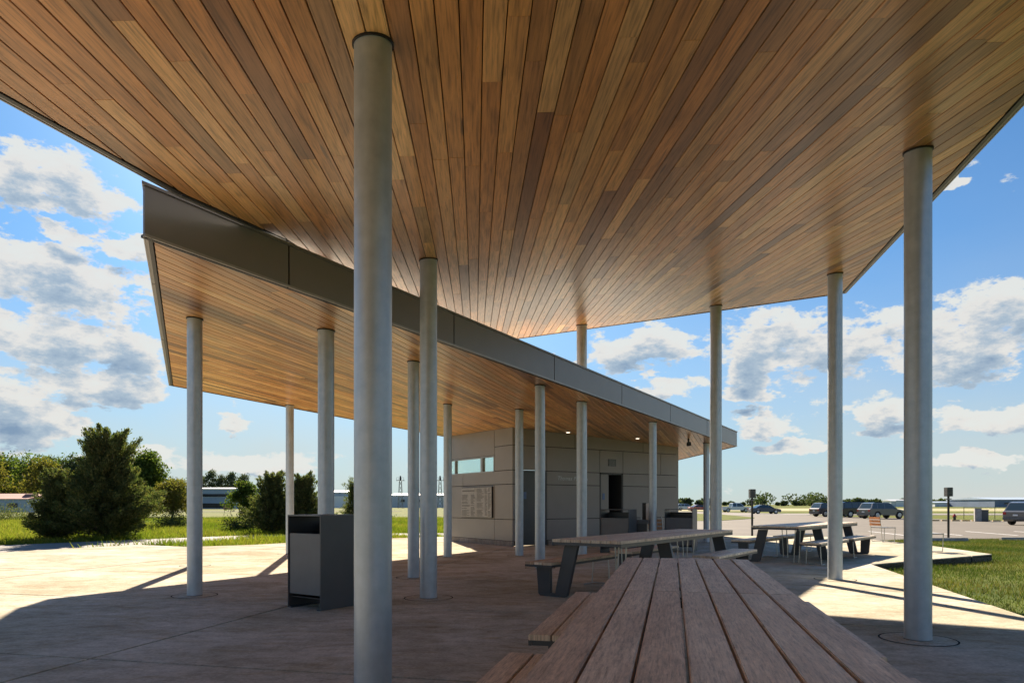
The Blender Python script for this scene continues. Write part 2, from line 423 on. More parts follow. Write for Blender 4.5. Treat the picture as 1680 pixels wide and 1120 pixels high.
# ------------------------------------------------------------------ setting: ground
def sm(x, a, b): t = max(0, min(1, (x-a)/(b-a))); return t*t*(3-2*t)
def gz(x, y): return -.06-.26*sm(x, -3, 6)*sm(y, 5, 28)
def ground():
    xs = np.concatenate([np.array([-4000, -2000, -1000, -500, -250, -120, -80]), np.arange(-60, 61, 1.5), np.array([80, 120, 250, 500, 1000, 2000, 4000])])
    ys = np.concatenate([np.array([-3000, -800, -200, -60, -20]), np.arange(-10, 70, 1.5), np.array([80, 100, 150, 250, 500, 1000, 2000, 6000])])
    vs = []; 
    for y in ys:
        for x in xs:
            # a low rise in the meadow to the left
            h = .12*math.sin(x*.21+1)*math.sin(y*.17)*sm(-x, 0, 12)*sm(y, 30, 45) if y < 100 else 0
            vs.append((x, y, gz(x, y)+h))
    nx = len(xs); fs = [(j*nx+i, j*nx+i+1, (j+1)*nx+i+1, (j+1)*nx+i) for j in range(len(ys)-1) for i in range(nx-1)]
    o = mesh_obj('ground', vs, fs, M['ground'], smooth=True); o['kind'] = 'structure'; return o
ground()
def sheet(name, pts, zf, mat, thick=.05):
    o = MB().prism(pts, lambda x, y: zf(x, y)-thick, zf).build(name, mat); o['kind'] = 'structure'; return o
# plaza: bays of concrete with open joints over a dark bed
PLAZA = [(2.2, -9), (3.6, 0), (5.5, 7.34), (7.2, 13.7), (11.6, 16.5), (12.2, 19.8), (12.3, 23.6), (12.0, 25.4), (8, 26.3), (4, 29), (-1, 28.5), (-2.6, 25.4),
         (-4.1, 24.4), (-7.05, 21.3), (-7.64, 20.4), (-9.14, 19.3), (-11.2, 20.4), (-12.2, 18.4), (-12.85, 17.1), (-16, 16.3), (-34, 13), (-34, -9)]
pz = MB().prism(PLAZA, -.40, -.022).build('plaza', M['backing']); pz['kind'] = 'structure'
ua = Vector((.2237, .9747)); vb = Vector((.9747, -.2237))
aj = [-9.0, -5.5, -2.6, .3, 1.55+0, 4.45, 7.42, 10.4, 13.4, 16.4, 19.4, 22.6, 25.6, 30.5]
aj = [-9.6, -6.6, -4.0, -1.35, 1.5, 4.45, 7.42, 10.4, 13.4, 16.4, 19.4, 22.4, 25.4, 31]
bj = [-38, -30, -23.5, -17.0, -10.6, -4.39, 1.3, 6.9, 14]
for i in range(len(aj)-1):
    for j in range(len(bj)-1):
        g = .017; p = list(PLAZA)
        for nrm, d in (((-ua.x, -ua.y), -(aj[i]+g)), ((ua.x, ua.y), aj[i+1]-g), ((-vb.x, -vb.y), -(bj[j]+g)), ((vb.x, vb.y), bj[j+1]-g)):
            p = clip(p, nrm, d)
        if parea(p) > .05:
            q = [p[k] for k in range(len(p)) if (Vector(p[k])-Vector(p[k-1])).length > 1e-4]
            if len(q) > 2: MB().prism(q, -.385, random.uniform(-.0008, .0008)).build('concrete_bay', M['conc'], pz)
# drive across the left
PATH = [(-60, 15), (-15.4, 20.5), (-13.3, 23.6), (-10.3, 27.4), (-4.9, 28.9), (-2.9, 29.2), (0, 31.5), (6, 35), (2, 27.5), (-2.7, 26.6), (-4.6, 26.9), (-8.6, 26.1), (-9.3, 24.9),
        (-11.35, 20.6), (-12.4, 18.6), (-13.0, 17.3), (-16.1, 16.6), (-60, 9)]
sheet('drive', PATH, lambda x, y: gz(x, y)+.035 if y > 24 else -.03, M['path'], .08)
LOT = [(1.5, 27.4), (8, 26.8), (12.4, 26.2), (17.4, 29.5), (60, 31), (90, 46), (45.5, 61), (40, 88), (44, 112), (37, 153), (20, 170), (2, 110), (-2, 45)]
sheet('parking_lot', LOT, lambda x, y: gz(x, y)+.02, M['asphalt'], .08)
sheet('grass_island', [gp(1108, 841.5, -.28), gp(1180, 843, -.28), gp(1238, 848.5, -.28), gp(1236, 850, -.28), gp(1180, 853.5, -.28), gp(1060, 855, -.28), (8, 100)], lambda x, y: -.27, M['ground'], .06)
# taxiway beyond the field
sheet('taxiway', [(30, 96), (260, 98), (260, 118), (30, 112)], lambda x, y: gz(x, y)+.03, M['path'], .05)
sheet('field_road', [(-120, 110), (-20, 118), (-20, 124), (-120, 116)], lambda x, y: gz(x, y)+.03, M['conc2'], .05)
sheet('dry_grass_strip', [(20, 160), (300, 130), (300, 250), (10, 260)], lambda x, y: gz(x, y)+.02, plain('dry_grass', (.30, .27, .13), .95, 0, .2, .1), .05)
# painted stall lines on the lot
for k in range(9):
    x0 = 19+k*2.7
    sheet('stall_line', [(x0, 33), (x0+.12, 33), (x0+.92, 38), (x0+.8, 38)], lambda x, y: gz(x, y)+.026, M['white'], .004)

# ------------------------------------------------------------------ roofs
class Plane:
    def __init__(s, a, b, c): s.a, s.b, s.c = a, b, c
    def __call__(s, x, y): return s.a+s.b*x+s.c*y
    def hit(s, u, v):
        Z = (s.a-1.2)/((827-v)/1120-s.b*(u-840)/1120-s.c); return ((u-840)/1120*Z, Z)
UP = Plane(3.575, .0546, .0941)
LO = Plane(3.60, -.0358, -.0108)
def lerp(a, b, t): return (a[0]+(b[0]-a[0])*t, a[1]+(b[1]-a[1])*t)
V1 = UP.hit(294, 321.5); V2 = UP.hit(465, 396)
uA = UP.hit(749, 570); uB = UP.hit(1387, 481); ul = UP.hit(0, 163); ur = UP.hit(1680, 170)
UPPOLY = [uA, uB, lerp(uB, ur, (uB[1]+6.5)/(uB[1]-ur[1])), lerp(uA, ul, (uA[1]+6.5)/(uA[1]-ul[1])), V1, V2]
P1 = LO.hit(237, 387); P2 = LO.hit(278, 632); P3 = LO.hit(1034, 773); P4 = LO.hit(1209, 732)
LOPOLY = [P1, P4, P3, P2]
print('UP', UPPOLY, 'LO', LOPOLY)
def make_roof(name, label, poly, pl, thick, bdir, pitch, fascia_first, indiv, seedn, thresh=.0):
    rnd = random.Random(seedn)
    cx = sum(p[0] for p in poly)/len(poly); cy = sum(p[1] for p in poly)/len(poly)
    off = (cx, cy, 0); t = thing(name, label, 'canopy roof', off)
    loc = [(p[0]-cx, p[1]-cy) for p in poly]; z = lambda x, y: pl(x+cx, y+cy)
    # deck core set back inside the fascia
    inner = []; n = len(loc)
    area = sum(loc[i][0]*loc[(i+1) % n][1]-loc[(i+1) % n][0]*loc[i][1] for i in range(n)); sg = 1 if area > 0 else -1
    def inset(d):
        L = []
        for i in range(n):
            p, q = Vector(loc[i]), Vector(loc[(i+1) % n]); e = (q-p).normalized(); nr = Vector((-e.y, e.x))*sg
            L.append((p+nr*d, e))
        out = []
        for i in range(n):
            (p, e), (q, f) = L[i-1], L[i]; den = e.x*f.y-e.y*f.x; s = ((q.x-p.x)*f.y-(q.y-p.y)*f.x)/den; r = p+e*s; out.append((r.x, r.y))
        return out
    MB().prism(inset(.03), lambda x, y: z(x, y)+.022, lambda x, y: z(x, y)+thick-.03).build('roof_deck', M['deck'], t)
    MB().prism(inset(-.02), lambda x, y: z(x, y)+thick-.028, lambda x, y: z(x, y)+thick).build('roof_cap', M['fascia'], t)
    MB().prism(inset(.12), lambda x, y: z(x, y)+thick+.001, lambda x, y: z(x, y)+thick+.012).build('roof_membrane', M['roof'], t)
    ins = inset(.075)
    # fascia panels
    for i in range(n):
        p, q = Vector(loc[i]), Vector(loc[(i+1) % n]); L = (q-p).length; e = (q-p)/L; nr = Vector((-e.y, e.x))*sg
        cuts = [0.0]; x = fascia_first
        while x < L-.4: cuts.append(x); x += 2.93
        cuts.append(L)
        for a, b in zip(cuts[:-1], cuts[1:]):
            a2 = a+(.011 if a > 0 else 0); b2 = b-(.011 if b < L else .027)
            pts = [p+e*a2, p+e*b2, p+e*b2+nr*.026, p+e*a2+nr*.026]
            MB().prism([(v.x, v.y) for v in pts], z, lambda x, y: z(x, y)+thick-.03).build('fascia_panel', M['fascia'], t)
        o = MB().prism([tuple(v) for v in (p+nr*.028, q+nr*.028-e*.03, q+nr*.062-e*.03, p+nr*.062)], lambda x, y: z(x, y)-.006, lambda x, y: z(x, y)+.02).build('edge_trim', M['trim'], t)
        MB().prism([tuple(v) for v in (p-nr*.012, q-nr*.012, q-nr*.001, p-nr*.001)], lambda x, y: z(x, y)-.004, lambda x, y: z(x, y)+.022).build('drip_edge', M['drip'], t)
    # boards
    d = Vector(bdir).normalized(); c = Vector((-d.y, d.x))
    us = [Vector(p).dot(d) for p in ins]; vs = [Vector(p).dot(c) for p in ins]
    rows = []; v0 = min(vs)
    while v0 < max(vs):
        strip = clip(clip(ins, (-c.x, -c.y), -(v0+.0035)), (c.x, c.y), v0+pitch-.0035)
        if parea(strip) > .002:
            ss = [Vector(p).dot(d) for p in strip]; a, b = min(ss), max(ss)
            x = a-rnd.uniform(0, 2.5)
            while x < b:
                ln = rnd.choice([1.2, 1.8, 2.4, 2.4, 3.0, 3.6, 4.2]) * rnd.uniform(.93, 1.07)
                pc = clip(clip(strip, (-d.x, -d.y), -(x+.0012)), (d.x, d.y), x+ln-.0012); x += ln
                q = [pc[k] for k in range(len(pc)) if (Vector(pc[k])-Vector(pc[k-1])).length > 1e-4]
                if len(q) > 2 and parea(q) > .0008: rows.append((q, v0, rnd.random(), rnd.uniform(0, 50)))
        v0 += pitch
    def board_mesh(items, nm):
        V = []; F = []; U = []; T = []
        for q, v0, tint, uo in items:
            dz = rnd.uniform(-.0008, .0008); n = len(q)
            if sum(q[i][0]*q[(i+1) % n][1]-q[(i+1) % n][0]*q[i][1] for i in range(n)) < 0: q = q[::-1]
            b = len(V)
            # lower face slightly narrower: eased edges
            ctr = Vector((sum(p[0] for p in q)/n, sum(p[1] for p in q)/n)); 
            vm_ = v0+pitch/2
            def ease(p):
                p = Vector(p); w = p.dot(c)-vm_
                if abs(w) > pitch/2-.006: p = p-c*math.copysign(.0028, w)
                return p
            for p in q:
                e = ease(p); V.append((e.x, e.y, z(e.x, e.y)+dz)); U.append((e.dot(d)+uo, e.dot(c)+uo*3.1))
            for p in q: V.append((p[0], p[1], z(p[0], p[1])+.004+dz)); U.append((Vector(p).dot(d)+uo, Vector(p).dot(c)+uo*3.1))
            for p in q: V.append((p[0], p[1], z(p[0], p[1])+.0205)); U.append((Vector(p).dot(d)+uo, Vector(p).dot(c)+uo*3.1))
            F.append(tuple(b+n-1-i for i in range(n))); F.append(tuple(b+2*n+i for i in range(n)))
            for k in (0, n):
                F += [(b+k+i, b+k+(i+1) % n, b+k+(i+1) % n+n, b+k+i+n) for i in range(n)]
            T += [tint]*(len(F)-len(T))
        o = mesh_obj(nm, V, F, M['cedar'], t, uvs=U)
        at = o.data.attributes.new('tint', 'FLOAT', 'FACE'); at.data.foreach_set('value', T)
        return o
    # nearest visible boards one by one, the rest joined
    def score(it):
        q = it[0]; X = sum(p[0] for p in q)/len(q)+cx; Y = sum(p[1] for p in q)/len(q)+cy
        if Y < .8: return -1
        H = pl(X, Y)-1.2; u, v = X/Y, H/Y
        if abs(u) > .80 or v > .80: return -.5
        return parea(q)*H/(Y**3)
    rows.sort(key=score, reverse=True)
    for it in rows[:indiv]: board_mesh([it], 'soffit_board')
    o = board_mesh(rows[indiv:], 'soffit_boards' if indiv else 'soffit_boarding'); o['kind'] = 'stuff'
    print(name, 'boards', len(rows))
    return t
make_roof('canopy_roof', 'high cedar-lined canopy roof overhead, tilting up away from the tables', UPPOLY, UP, .42, (-.054, 1), .134, 1.9, 298, 3)
make_roof('canopy_roof', 'lower cedar-lined canopy roof with grey metal fascia reaching back over the restroom building', LOPOLY, LO, .49, (.348, 1), .134, 1.6, 0, 5)

# ------------------------------------------------------------------ columns
def column(u, Z, d, top, label, through=False):
    X = (u-840)/1120*Z; t = thing('steel_column', label, 'column', (X, Z, 0), 0, 'round steel columns holding up the two canopy roofs')
    H = top(X, Z); r = d/2; gx, gy = top.b, top.c
    n = 48; V = []; F = []
    def ring(rr, zf):
        b = len(V)
        for i in range(n):
            a = 2*math.pi*i/n; x, y = rr*math.cos(a), rr*math.sin(a); V.append((x, y, zf(x, y)))
        return b
    b0 = ring(r, lambda x, y: .004); b1 = ring(r, lambda x, y: H+gx*x+gy*y+.018)
    F += [(b0+i, b0+(i+1) % n, b1+(i+1) % n, b1+i) for i in range(n)]
    mesh_obj('shaft', V, F, M['steel'], t, smooth=True)
    def collar(pl_, rr=r+.011, th=.013):
        H2 = pl_(X, Z); V = []; F = []
        for rad, dz in ((r+.0005, -th), (rr, -th), (rr, 0.002)):
            for i in range(n):
                a = 2*math.pi*i/n; x, y = rad*math.cos(a), rad*math.sin(a); V.append((x, y, H2+pl_.b*x+pl_.c*y+dz-.001))
        F = [(k*n+i, k*n+(i+1) % n, (k+1)*n+(i+1) % n, (k+1)*n+i) for k in range(2) for i in range(n)]
        mesh_obj('ceiling_collar', V, F, M['collar'], t)
    collar(top)
    if through: collar(LO)
    R0 = .30 if d > .2 else .27
    MB().cyl((0, 0, -.01), (0, 0, .003), R0, n=56).build('footing_pad', M['conc'], t, recalc=False)
    V = []; 
    for rad in (R0+.0005, R0+.016):
        for i in range(56): a = 2*math.pi*i/56; V.append((rad*math.cos(a), rad*math.sin(a), .0035))
    mesh_obj('footing_joint', V, [(i, (i+1) % 56, (i+1) % 56+56, i+56) for i in range(56)], M['backing'], t)
    MB().cyl((0, 0, .003), (0, 0, .010), r+.006, n=40).build('base_sealant', M['lampgrey'], t, recalc=False)
    return t
column(612, 4.02, .22, UP, 'thickest-looking column in the foreground, left of centre, cut off by the bottom of the photo')
column(703, 8.78, .22, UP, 'column just right of the foreground column, reaching the high soffit')
column(1506, 6.08, .22, UP, 'big column at the right, next to the lawn, with a round footing ring')
column(1370, 10.93, .22, UP, 'column standing before the right end of the farthest picnic table')
column(1174.5, 13.2, .22, UP, 'tall column rising behind the right end of the middle picnic table past the low roof tip')
column(954.5, 14.6, .22, UP, 'column passing through the low roof edge in front of the wall lettering', True)
column(535, 9.39, .22, UP, 'column directly behind the charcoal litter bin at the left', True)
column(319.5, 9.02, .19, LO, 'leftmost column, alone on the plaza under the low roof corner')
column(475.5, 16.6, .19, LO, 'slender column at the far left edge, seen over the left side of the litter bin')
column(678.5, 11.2, .19, LO, 'column half overlapped by the tall one, right of the foreground column')
column(734.5, 15.6, .19, LO, 'column in front of the left end of the clerestory window')
column(852, 16.0, .19, LO, 'slim column standing by the corner of the restroom building, left of the dark door')
column(886, 12.9, .19, LO, 'column behind the near left leg of the middle picnic table')
column(1071, 17.3, .19, LO, 'slim column between the two far litter bins, beside the drinking fountain')
column(1159, 21.7, .19, LO, 'farthest column, under the right tip of the low roof')
column(320, 13.4, .19, LO, 'column exactly behind the leftmost column, known by its shadow on the plaza')

# ------------------------------------------------------------------ restroom building
W0 = Vector((0.02, 19.35)); wr = Vector((.824, .566)).normalized(); wl = Vector((-wr.y, wr.x))
bld = thing('restroom_building', 'small building clad in taupe metal panels under the low cedar roof', 'building', (W0.x, W0.y, 0))
def wt(u, d=wr):
    r = (u-840)/1120; return (r*W0.y-W0.x)/(d.x-r*d.y)
LW = (W0+wl*3.6)
def wallbox(d, t0, t1, z0, z1, depth0, depth1, name, mat, parent=bld, top=None):
    """box on a wall running along d from the corner; depth measured outwards"""
    nrm = Vector((wr.y, -wr.x)) if d is wr else -wr
    p = [d*t0+nrm*depth0, d*t1+nrm*depth0, d*t1+nrm*depth1, d*t0+nrm*depth1]
    zt = (lambda x, y: LO(x+W0.x, y+W0.y)-.004) if top else z1
    return MB().prism([(v.x, v.y) for v in p], z0, zt).build(name, mat, parent)
tR = wt(1113); J = .018
Tn = {u: wt(u) for u in (857, 897, 943, 984, 1022, 1055, 1084)}
# solid backing behind panels (recessed joints)
wallbox(wr, .01, Tn[857], .02, 0, -.12, -.02, 'wall', M['backing'], top=True)
wallbox(wr, Tn[857], Tn[897], 2.2, 0, -.12, -.02, 'wall', M['backing'], top=True)
wallbox(wr, Tn[897], Tn[984]+.03, .02, 0, -.12, -.02, 'wall', M['backing'], top=True)
wallbox(wr, Tn[984]+.03, Tn[1022]-.03, 2.14, 0, -.12, -.02, 'wall', M['backing'], top=True)
wallbox(wr, Tn[1022]-.03, tR-.01, .02, 0, -.12, -.02, 'wall', M['backing'], top=True)
tl = lambda u: wt(u, wl)
L742, L811, L759 = tl(741), tl(811), tl(759.5)
LE = 3.6
wallbox(wl, .01, L811, .02, 0, -.12, -.02, 'wall', M['backing'], top=True)
wallbox(wl, L811, LE, .02, 2.17, -.12, -.02, 'wall', M['backing'])
wallbox(wl, L811, LE, 2.62, 0, -.12, -.02, 'wall', M['backing'], top=True)
def panel(d, t0, t1, z0, z1, top=None, m=M['panel']):
    g = J/2; return wallbox(d, t0+g, t1-g, z0+g, z1-g if z1 else 0, -.018+random.uniform(-.0015, .0015), .002, 'cladding_panel', m, top=top)
rows = [.15, .77, 1.78, 2.18, 2.89]
e0 = -.0
for z0, z1 in zip(rows[:-1], rows[1:]): panel(wr, 0, Tn[857], z0, z1)
panel(wr, Tn[857], Tn[897], 2.18, 2.89)
for z0, z1 in zip(rows[:-1], rows[1:]): panel(wr, Tn[897], Tn[984], z0, z1)
panel(wr, Tn[984], Tn[1022], 2.18, 2.89)
panel(wr, Tn[1022], Tn[1084], 2.18, 2.89); panel(wr, Tn[1084], tR, 2.18, 2.89)
for z0, z1 in zip(rows[:-2], rows[1:-1]): panel(wr, Tn[1022], tR, z0, z1)
for a, b in ((0, Tn[943]), (Tn[943], Tn[1055]), (Tn[1055], tR)): panel(wr, a, b, 2.89, 0, top=True)
# left wall
panel(wl, .0, L811, 2.89, 0, top=True); panel(wl, 0, L811, 2.18, 2.89); panel(wl, L811, LE, 2.64, 0, top=True)
panel(wl, 0, L759, 1.78, 2.18); panel(wl, L759, LE, 1.78, 2.18)
for z0, z1 in ((.15, .77), (.77, 1.78)): panel(wl, 0, L811, z0, z1); panel(wl, L811, LE, z0, z1)
# hidden sides of the building
B0 = wl*LE; B1 = wr*tR
nb = MB(); 
for a, b, z0, z1 in ((B0, B0+B1, .0, 2.1), (B1, B0+B1, 0, None), (B0, B0+B1, 3.0, None)):
    e = (b-a).normalized(); nn = Vector((-e.y, e.x))*.1
    zt = z1 if z1 else (lambda x, y: LO(x+W0.x, y+W0.y)-.004)
    nb.prism([tuple(v) for v in (a, b, b-nn*(1 if a is B1 else -1)*-1, a-nn*(1 if a is B1 else -1)*-1)], z0, zt)
nb.build('back_wall', M['panel'], bld)
# plinth blocks
for d, L_, skip in ((wr, tR, ((Tn[857], Tn[897]), (Tn[984]+.05, Tn[1022]-.05))), (wl, LE, ())):
    x = 0
    while x < L_-.01:
        ln = min(random.uniform(.38, .46), L_-x)
        if not any(a-.2 < x+ln/2 < b+.2 for a, b in skip): wallbox(d, x+.004, x+ln-.004, 0.001, .147, -.05, random.uniform(.010, .016), 'plinth_block', M['plinth'])
        x += ln
# doors
dr = wallbox(wr, Tn[857]+.05, Tn[897]-.04, .03, 2.15, -.16, -.11, 'door', M['doordark'])
s_ = wallbox(wr, tl(0) if False else wt(861.5), wt(867), 1.36, 1.56, -.108, -.10, 'restroom_sign', M['blue'], dr)
wallbox(wr, wt(863.5), wt(865.3), 1.46, 1.52, -.099, -.097, 'pictogram', M['white'], s_) if False else None
wallbox(wr, Tn[897]-.16, Tn[897]-.12, .95, 1.15, -.108, -.07, 'door_handle', M['rod'], dr)
fr = MB()
for a, b, z0, z1 in ((Tn[857]+.01, Tn[857]+.045, .02, 2.18), (Tn[897]-.038, Tn[897]-.005, .02, 2.18), (Tn[857]+.045, Tn[897]-.038, 2.152, 2.18)):
    p = [wr*a, wr*b]; nrm = Vector((wr.y, -wr.x)); q = [p[0]-nrm*.165, p[1]-nrm*.165, p[1]-nrm*.0, p[0]-nrm*.0]; fr.prism([tuple(v) for v in q], z0, z1)
fr.build('door_frame', M['doordark'], bld)
# entry alcove: side walls, back with a dark opening
nrm = Vector((wr.y, -wr.x)); A0, A1 = Tn[984]+.05, Tn[1022]-.05
al = MB()
al.prism([tuple(v) for v in (wr*(A0-.03)-nrm*1.5, wr*A0-nrm*1.5, wr*A0, wr*(A0-.03))], .0, 2.14)
al.prism([tuple(v) for v in (wr*A1-nrm*1.5, wr*(A1+.03)-nrm*1.5, wr*(A1+.03), wr*A1)], .0, 2.14)
al.prism([tuple(v) for v in (wr*A0-nrm*1.5, wr*A1-nrm*1.5, wr*A1, wr*A0)], 2.14, 2.17)
al.build('alcove_lining', M['doordark'], bld)
am = A0+(A1-A0)*.42
ap = wallbox(wr, A0, am, .02, 2.138, -.10, -.06, 'alcove_door', M['panel'])
wallbox(wr, wt(990.3), wt(994), 1.35, 1.55, -.058, -.05, 'restroom_sign', M['blue'], bld)
wallbox(wr, A0, A1, .02, 2.138, -1.5, -1.46, 'alcove_back', M['backing'], bld)
# vent above the alcove
vt = wallbox(wr, wt(997.5), wt(1010), 2.40, 2.62, .003, .018, 'wall_vent', M['doordark'])
for k in range(5): wallbox(wr, wt(999), wt(1008.5), 2.425+k*.037, 2.437+k*.037, .0185, .026, 'louvre', M['lampgrey'], vt)
# clerestory window with panes and mullions, one thing of wood-coloured frame
wf = MB()
def wseg(m, a, b, z0, z1, d0=-.09, d1=.012):
    n2 = -wr; p = [wl*a+n2*d0, wl*b+n2*d0, wl*b+n2*d1, wl*a+n2*d1]; m.prism([tuple(v) for v in p], z0, z1)
wseg(wf, L811+.002, LE, 2.155, 2.185); wseg(wf, L811+.002, LE, 2.605, 2.635); wseg(wf, L811+.002, L811+.035, 2.186, 2.604)
for u in (792,): wseg(wf, tl(u), tl(u)+.11, 2.186, 2.604)
wseg(wf, tl(747.5), tl(747.5)+.04, 2.186, 2.604)
win = wf.build('window_frame', M['drip'], bld)
for a, b in ((L811+.037, tl(792)-.002), (tl(792)+.112, tl(747.5)-.002), (tl(747.5)+.042, LE-.01)):
    q = MB(); wseg(q, a, b, 2.188, 2.602, -.05, -.044); q.build('pane', M['glass'], win)
# donor plaque on the left wall
pa, pb = tl(809.5), tl(759.5)
pq = wallbox(wl, pa, pb, .80, 1.73, .004, .05, 'donor_plaque', M['trim'])
pm = (pa+pb)/2
for a, b in ((pa+.01, pm-.006), (pm+.006, pb-.01)):
    pp = wallbox(wl, a, b, .815, 1.715, .0505, .064, 'plaque_panel', M['plaque'], pq)
tx = MB(); n2 = -wr
for ci, (a, b, zt_) in enumerate(((pa+.05, pa+.19, 1.68), (pa+.23, pa+.38, 1.68), (pa+.42, pm-.05, 1.68), (pm+.05, pm+.30, 1.5), (pm+.36, pb-.05, 1.5))):
    zz = zt_
    while zz > .86:
        w_ = (b-a)*random.uniform(.55, 1.0); p = [wl*(b-w_)+n2*.064, wl*b+n2*.064, wl*b+n2*.067, wl*(b-w_)+n2*.067]
        tx.prism([tuple(v) for v in p], zz-.018, zz); zz -= .036
        if random.random() < .12: zz -= .03
tx.prism([tuple(v) for v in (wl*(pm+.08)+n2*.064, wl*(pb-.08)+n2*.064, wl*(pb-.08)+n2*.067, wl*(pm+.08)+n2*.067)], 1.60, 1.64)
o = tx.build('raised_lettering', M['plaquetext'], pq); o['kind'] = 'stuff'
# wall lettering (thin italic metal letters; hardly legible in the photograph)
def text_mesh(body, size, mat, name, parent, mtx, extr=.006, shear=0.0):
    cu = bpy.data.curves.new(name, 'FONT'); cu.body = body; cu.size = size; cu.extrude = extr; cu.shear = shear; cu.space_character = 1.08
    ob = bpy.data.objects.new(name, cu); C.objects.link(ob); bpy.context.view_layer.update()
    me = bpy.data.meshes.new_from_object(ob.evaluated_get(bpy.context.evaluated_depsgraph_get()))
    bpy.data.objects.remove(ob); me.materials.clear(); me.materials.append(mat)
    me.transform(mtx); o = bpy.data.objects.new(name, me); link(o); o.parent = parent; return o
ps = wr*wt(914)+nrm*.010
mt = Matrix(((wr.x, 0, nrm.x, ps.x), (wr.y, 0, nrm.y, ps.y), (0, 1, 0, 1.925), (0, 0, 0, 1)))
lt_ = text_mesh('Thomas Pavilion', .165, M['letters'], 'wall_lettering', bld, mt, .005, .2); lt_['kind'] = 'stuff'

# downlights and camera on the low soffit
for i, (u, v, lb) in enumerate(((932, 708, 'small lit downlight in the low soffit, the one nearer the dark door'), (1046, 718, 'small lit downlight in the low soffit, the one over the right part of the wall'))):
    x, y = LO.hit(u, v); h = LO(x, y)
    t = thing('downlight', lb, 'ceiling light', (x, y, h), 0, 'downlights recessed in the low soffit')
    MB().cyl((0, 0, -.022), (0, 0, .002), .075, n=24).build('trim_ring', M['white'], t); MB().cyl((0, 0, -.026), (0, 0, -.0225), .055, n=24).build('lens', M['glow'], t)
x, y = LO.hit(1129.5, 719); h = LO(x, y)
t = thing('security_camera', 'small black camera hanging from the low soffit past the building corner', 'camera', (x, y, h))
MB().cyl((0, 0, -.10), (0, 0, .0), .03, n=10).build('bracket', M['trim'], t); MB().box((0, -.04, -.17), (.09, .2, .12), bev=.012).build('housing', M['trim'], t)

# ------------------------------------------------------------------ picnic tables
def make_table(label):
    t = thing('picnic_table', label, 'picnic table', (0, 0, 0), 0, 'long picnic tables on the plaza')
    Lm = 2.2; W = .968; pw = W/7
    pmesh = None
    for m in range(2):
        for k in range(7):
            x = -W/2+pw*(k+.5); ln = Lm-.003
            b = MB().box((0, 0, 0), (pw-.009, ln, .036), bev=.004)
            if pmesh is None: o = b.build('tabletop_plank', M['plank'], t); pmesh = o.data
            else: o = bpy.data.objects.new('tabletop_plank', pmesh); link(o); o.parent = t
            o.location = (x, Lm*(m+.5), .742)
    # steel edge frame below the planks
    f = MB()
    for x in (-W/2+.014, W/2-.014): f.box((x, Lm, .7), (.02, 2*Lm-.02, .046))
    for y in (.022, Lm-.06, Lm+.06, 2*Lm-.022): f.box((0, y, .705), (W-.055, .02, .036))
    for x in (-.17, .17): f.box((x, Lm, .712), (.05, 2*Lm-.06, .020))
    f.build('tabletop_frame', M['frame'], t)
    bmesh_ = None
    for side in (-1, 1):
        for m in range(2):
            y0 = (.04, 2.50)[m] if side < 0 else (-.06, 2.32)[m]; bl = 1.98
            bx = side*.715
            seat = MB()
            for e_ in (-.195, .195): seat.box((bx+e_, y0+bl/2, .402), (.018, bl-.01, .030))
            for e_ in (.02, bl-.02): seat.box((bx, y0+e_, .402), (.37, .018, .028))
            st = seat.build('bench_frame', M['frame'], t)
            for k in range(3):
                if bmesh_ is None: o = MB().box((0, 0, 0), (.130, bl, .034), bev=.004).build('bench_plank', M['plank'], t); bmesh_ = o.data
                else: o = bpy.data.objects.new('bench_plank', bmesh_); link(o); o.parent = t
                o.location = (bx+(k-1)*.137, y0+bl/2, .4345)
            yp = y0+.17 if side < 0 else y0+bl-.17      # plate frame end
            yr = y0+bl-.22 if side < 0 else y0+.22      # rod sled end
            s = side
            # plate: bench leg, foot bar, leaning table leg
            P = [(s*.83, .386), (s*.80, .03), (s*.77, 0), (s*.40, 0), (s*.36, .03), (s*.205, .676), (s*.40, .676), (s*.545, .045), (s*.615, .045), (s*.62, .386)]
            leg = MB().extr(P, 'y', yp-.028, yp+.028); leg.build('plate_leg', M['frame'], t, bevel=.004)
            r = MB()
            a, b = s*.86, s*.57
            r.tube([(a-.02*s, yr, .388), (a, yr, .02), (b, yr, .02), (b+.02*s, yr, .388)], .0095)
            r.tube([(a, yr, .012), (a, yr+.25*s, .012)], .008); r.tube([(b, yr, .012), (b, yr+.25*s, .012)], .008)
            r.build('sled_leg', M['rod'], t)
            r = MB(); yt = yr+.1*s if True else yr
            r.tube([(s*.43, yt, .68), (s*.40, yt, .012), (s*.30, yt, .012), (s*.33, yt, .68)], .0095)
            r.build('rod_leg', M['rod'], t)
    return t
def place(t, x, y, dx, dy): t.location = (x, y, 0); t.rotation_euler = (0, 0, math.atan2(-dx, dy))
T1 = make_table('nearest picnic table, its weathered planked top running out of the bottom of the photo')
def far_center(cx, cy, dx, dy, L=4.4): n = math.hypot(dx, dy); return cx-dx/n*L, cy-dy/n*L
fx, fy = far_center(1.422, 5.575, .2290, .9743); place(T1, fx, fy, .2290, .9743)
T2 = copy_tree(T1); T2['label'] = 'middle picnic table, right behind the nearest one, standing at a slant'; place(T2, .90, 8.41, .57, .822)
T3 = copy_tree(T1); T3['label'] = 'farthest picnic table, half behind the column at the right, by the parking lot'; place(T3, 5.32, 13.85, .65, .76)

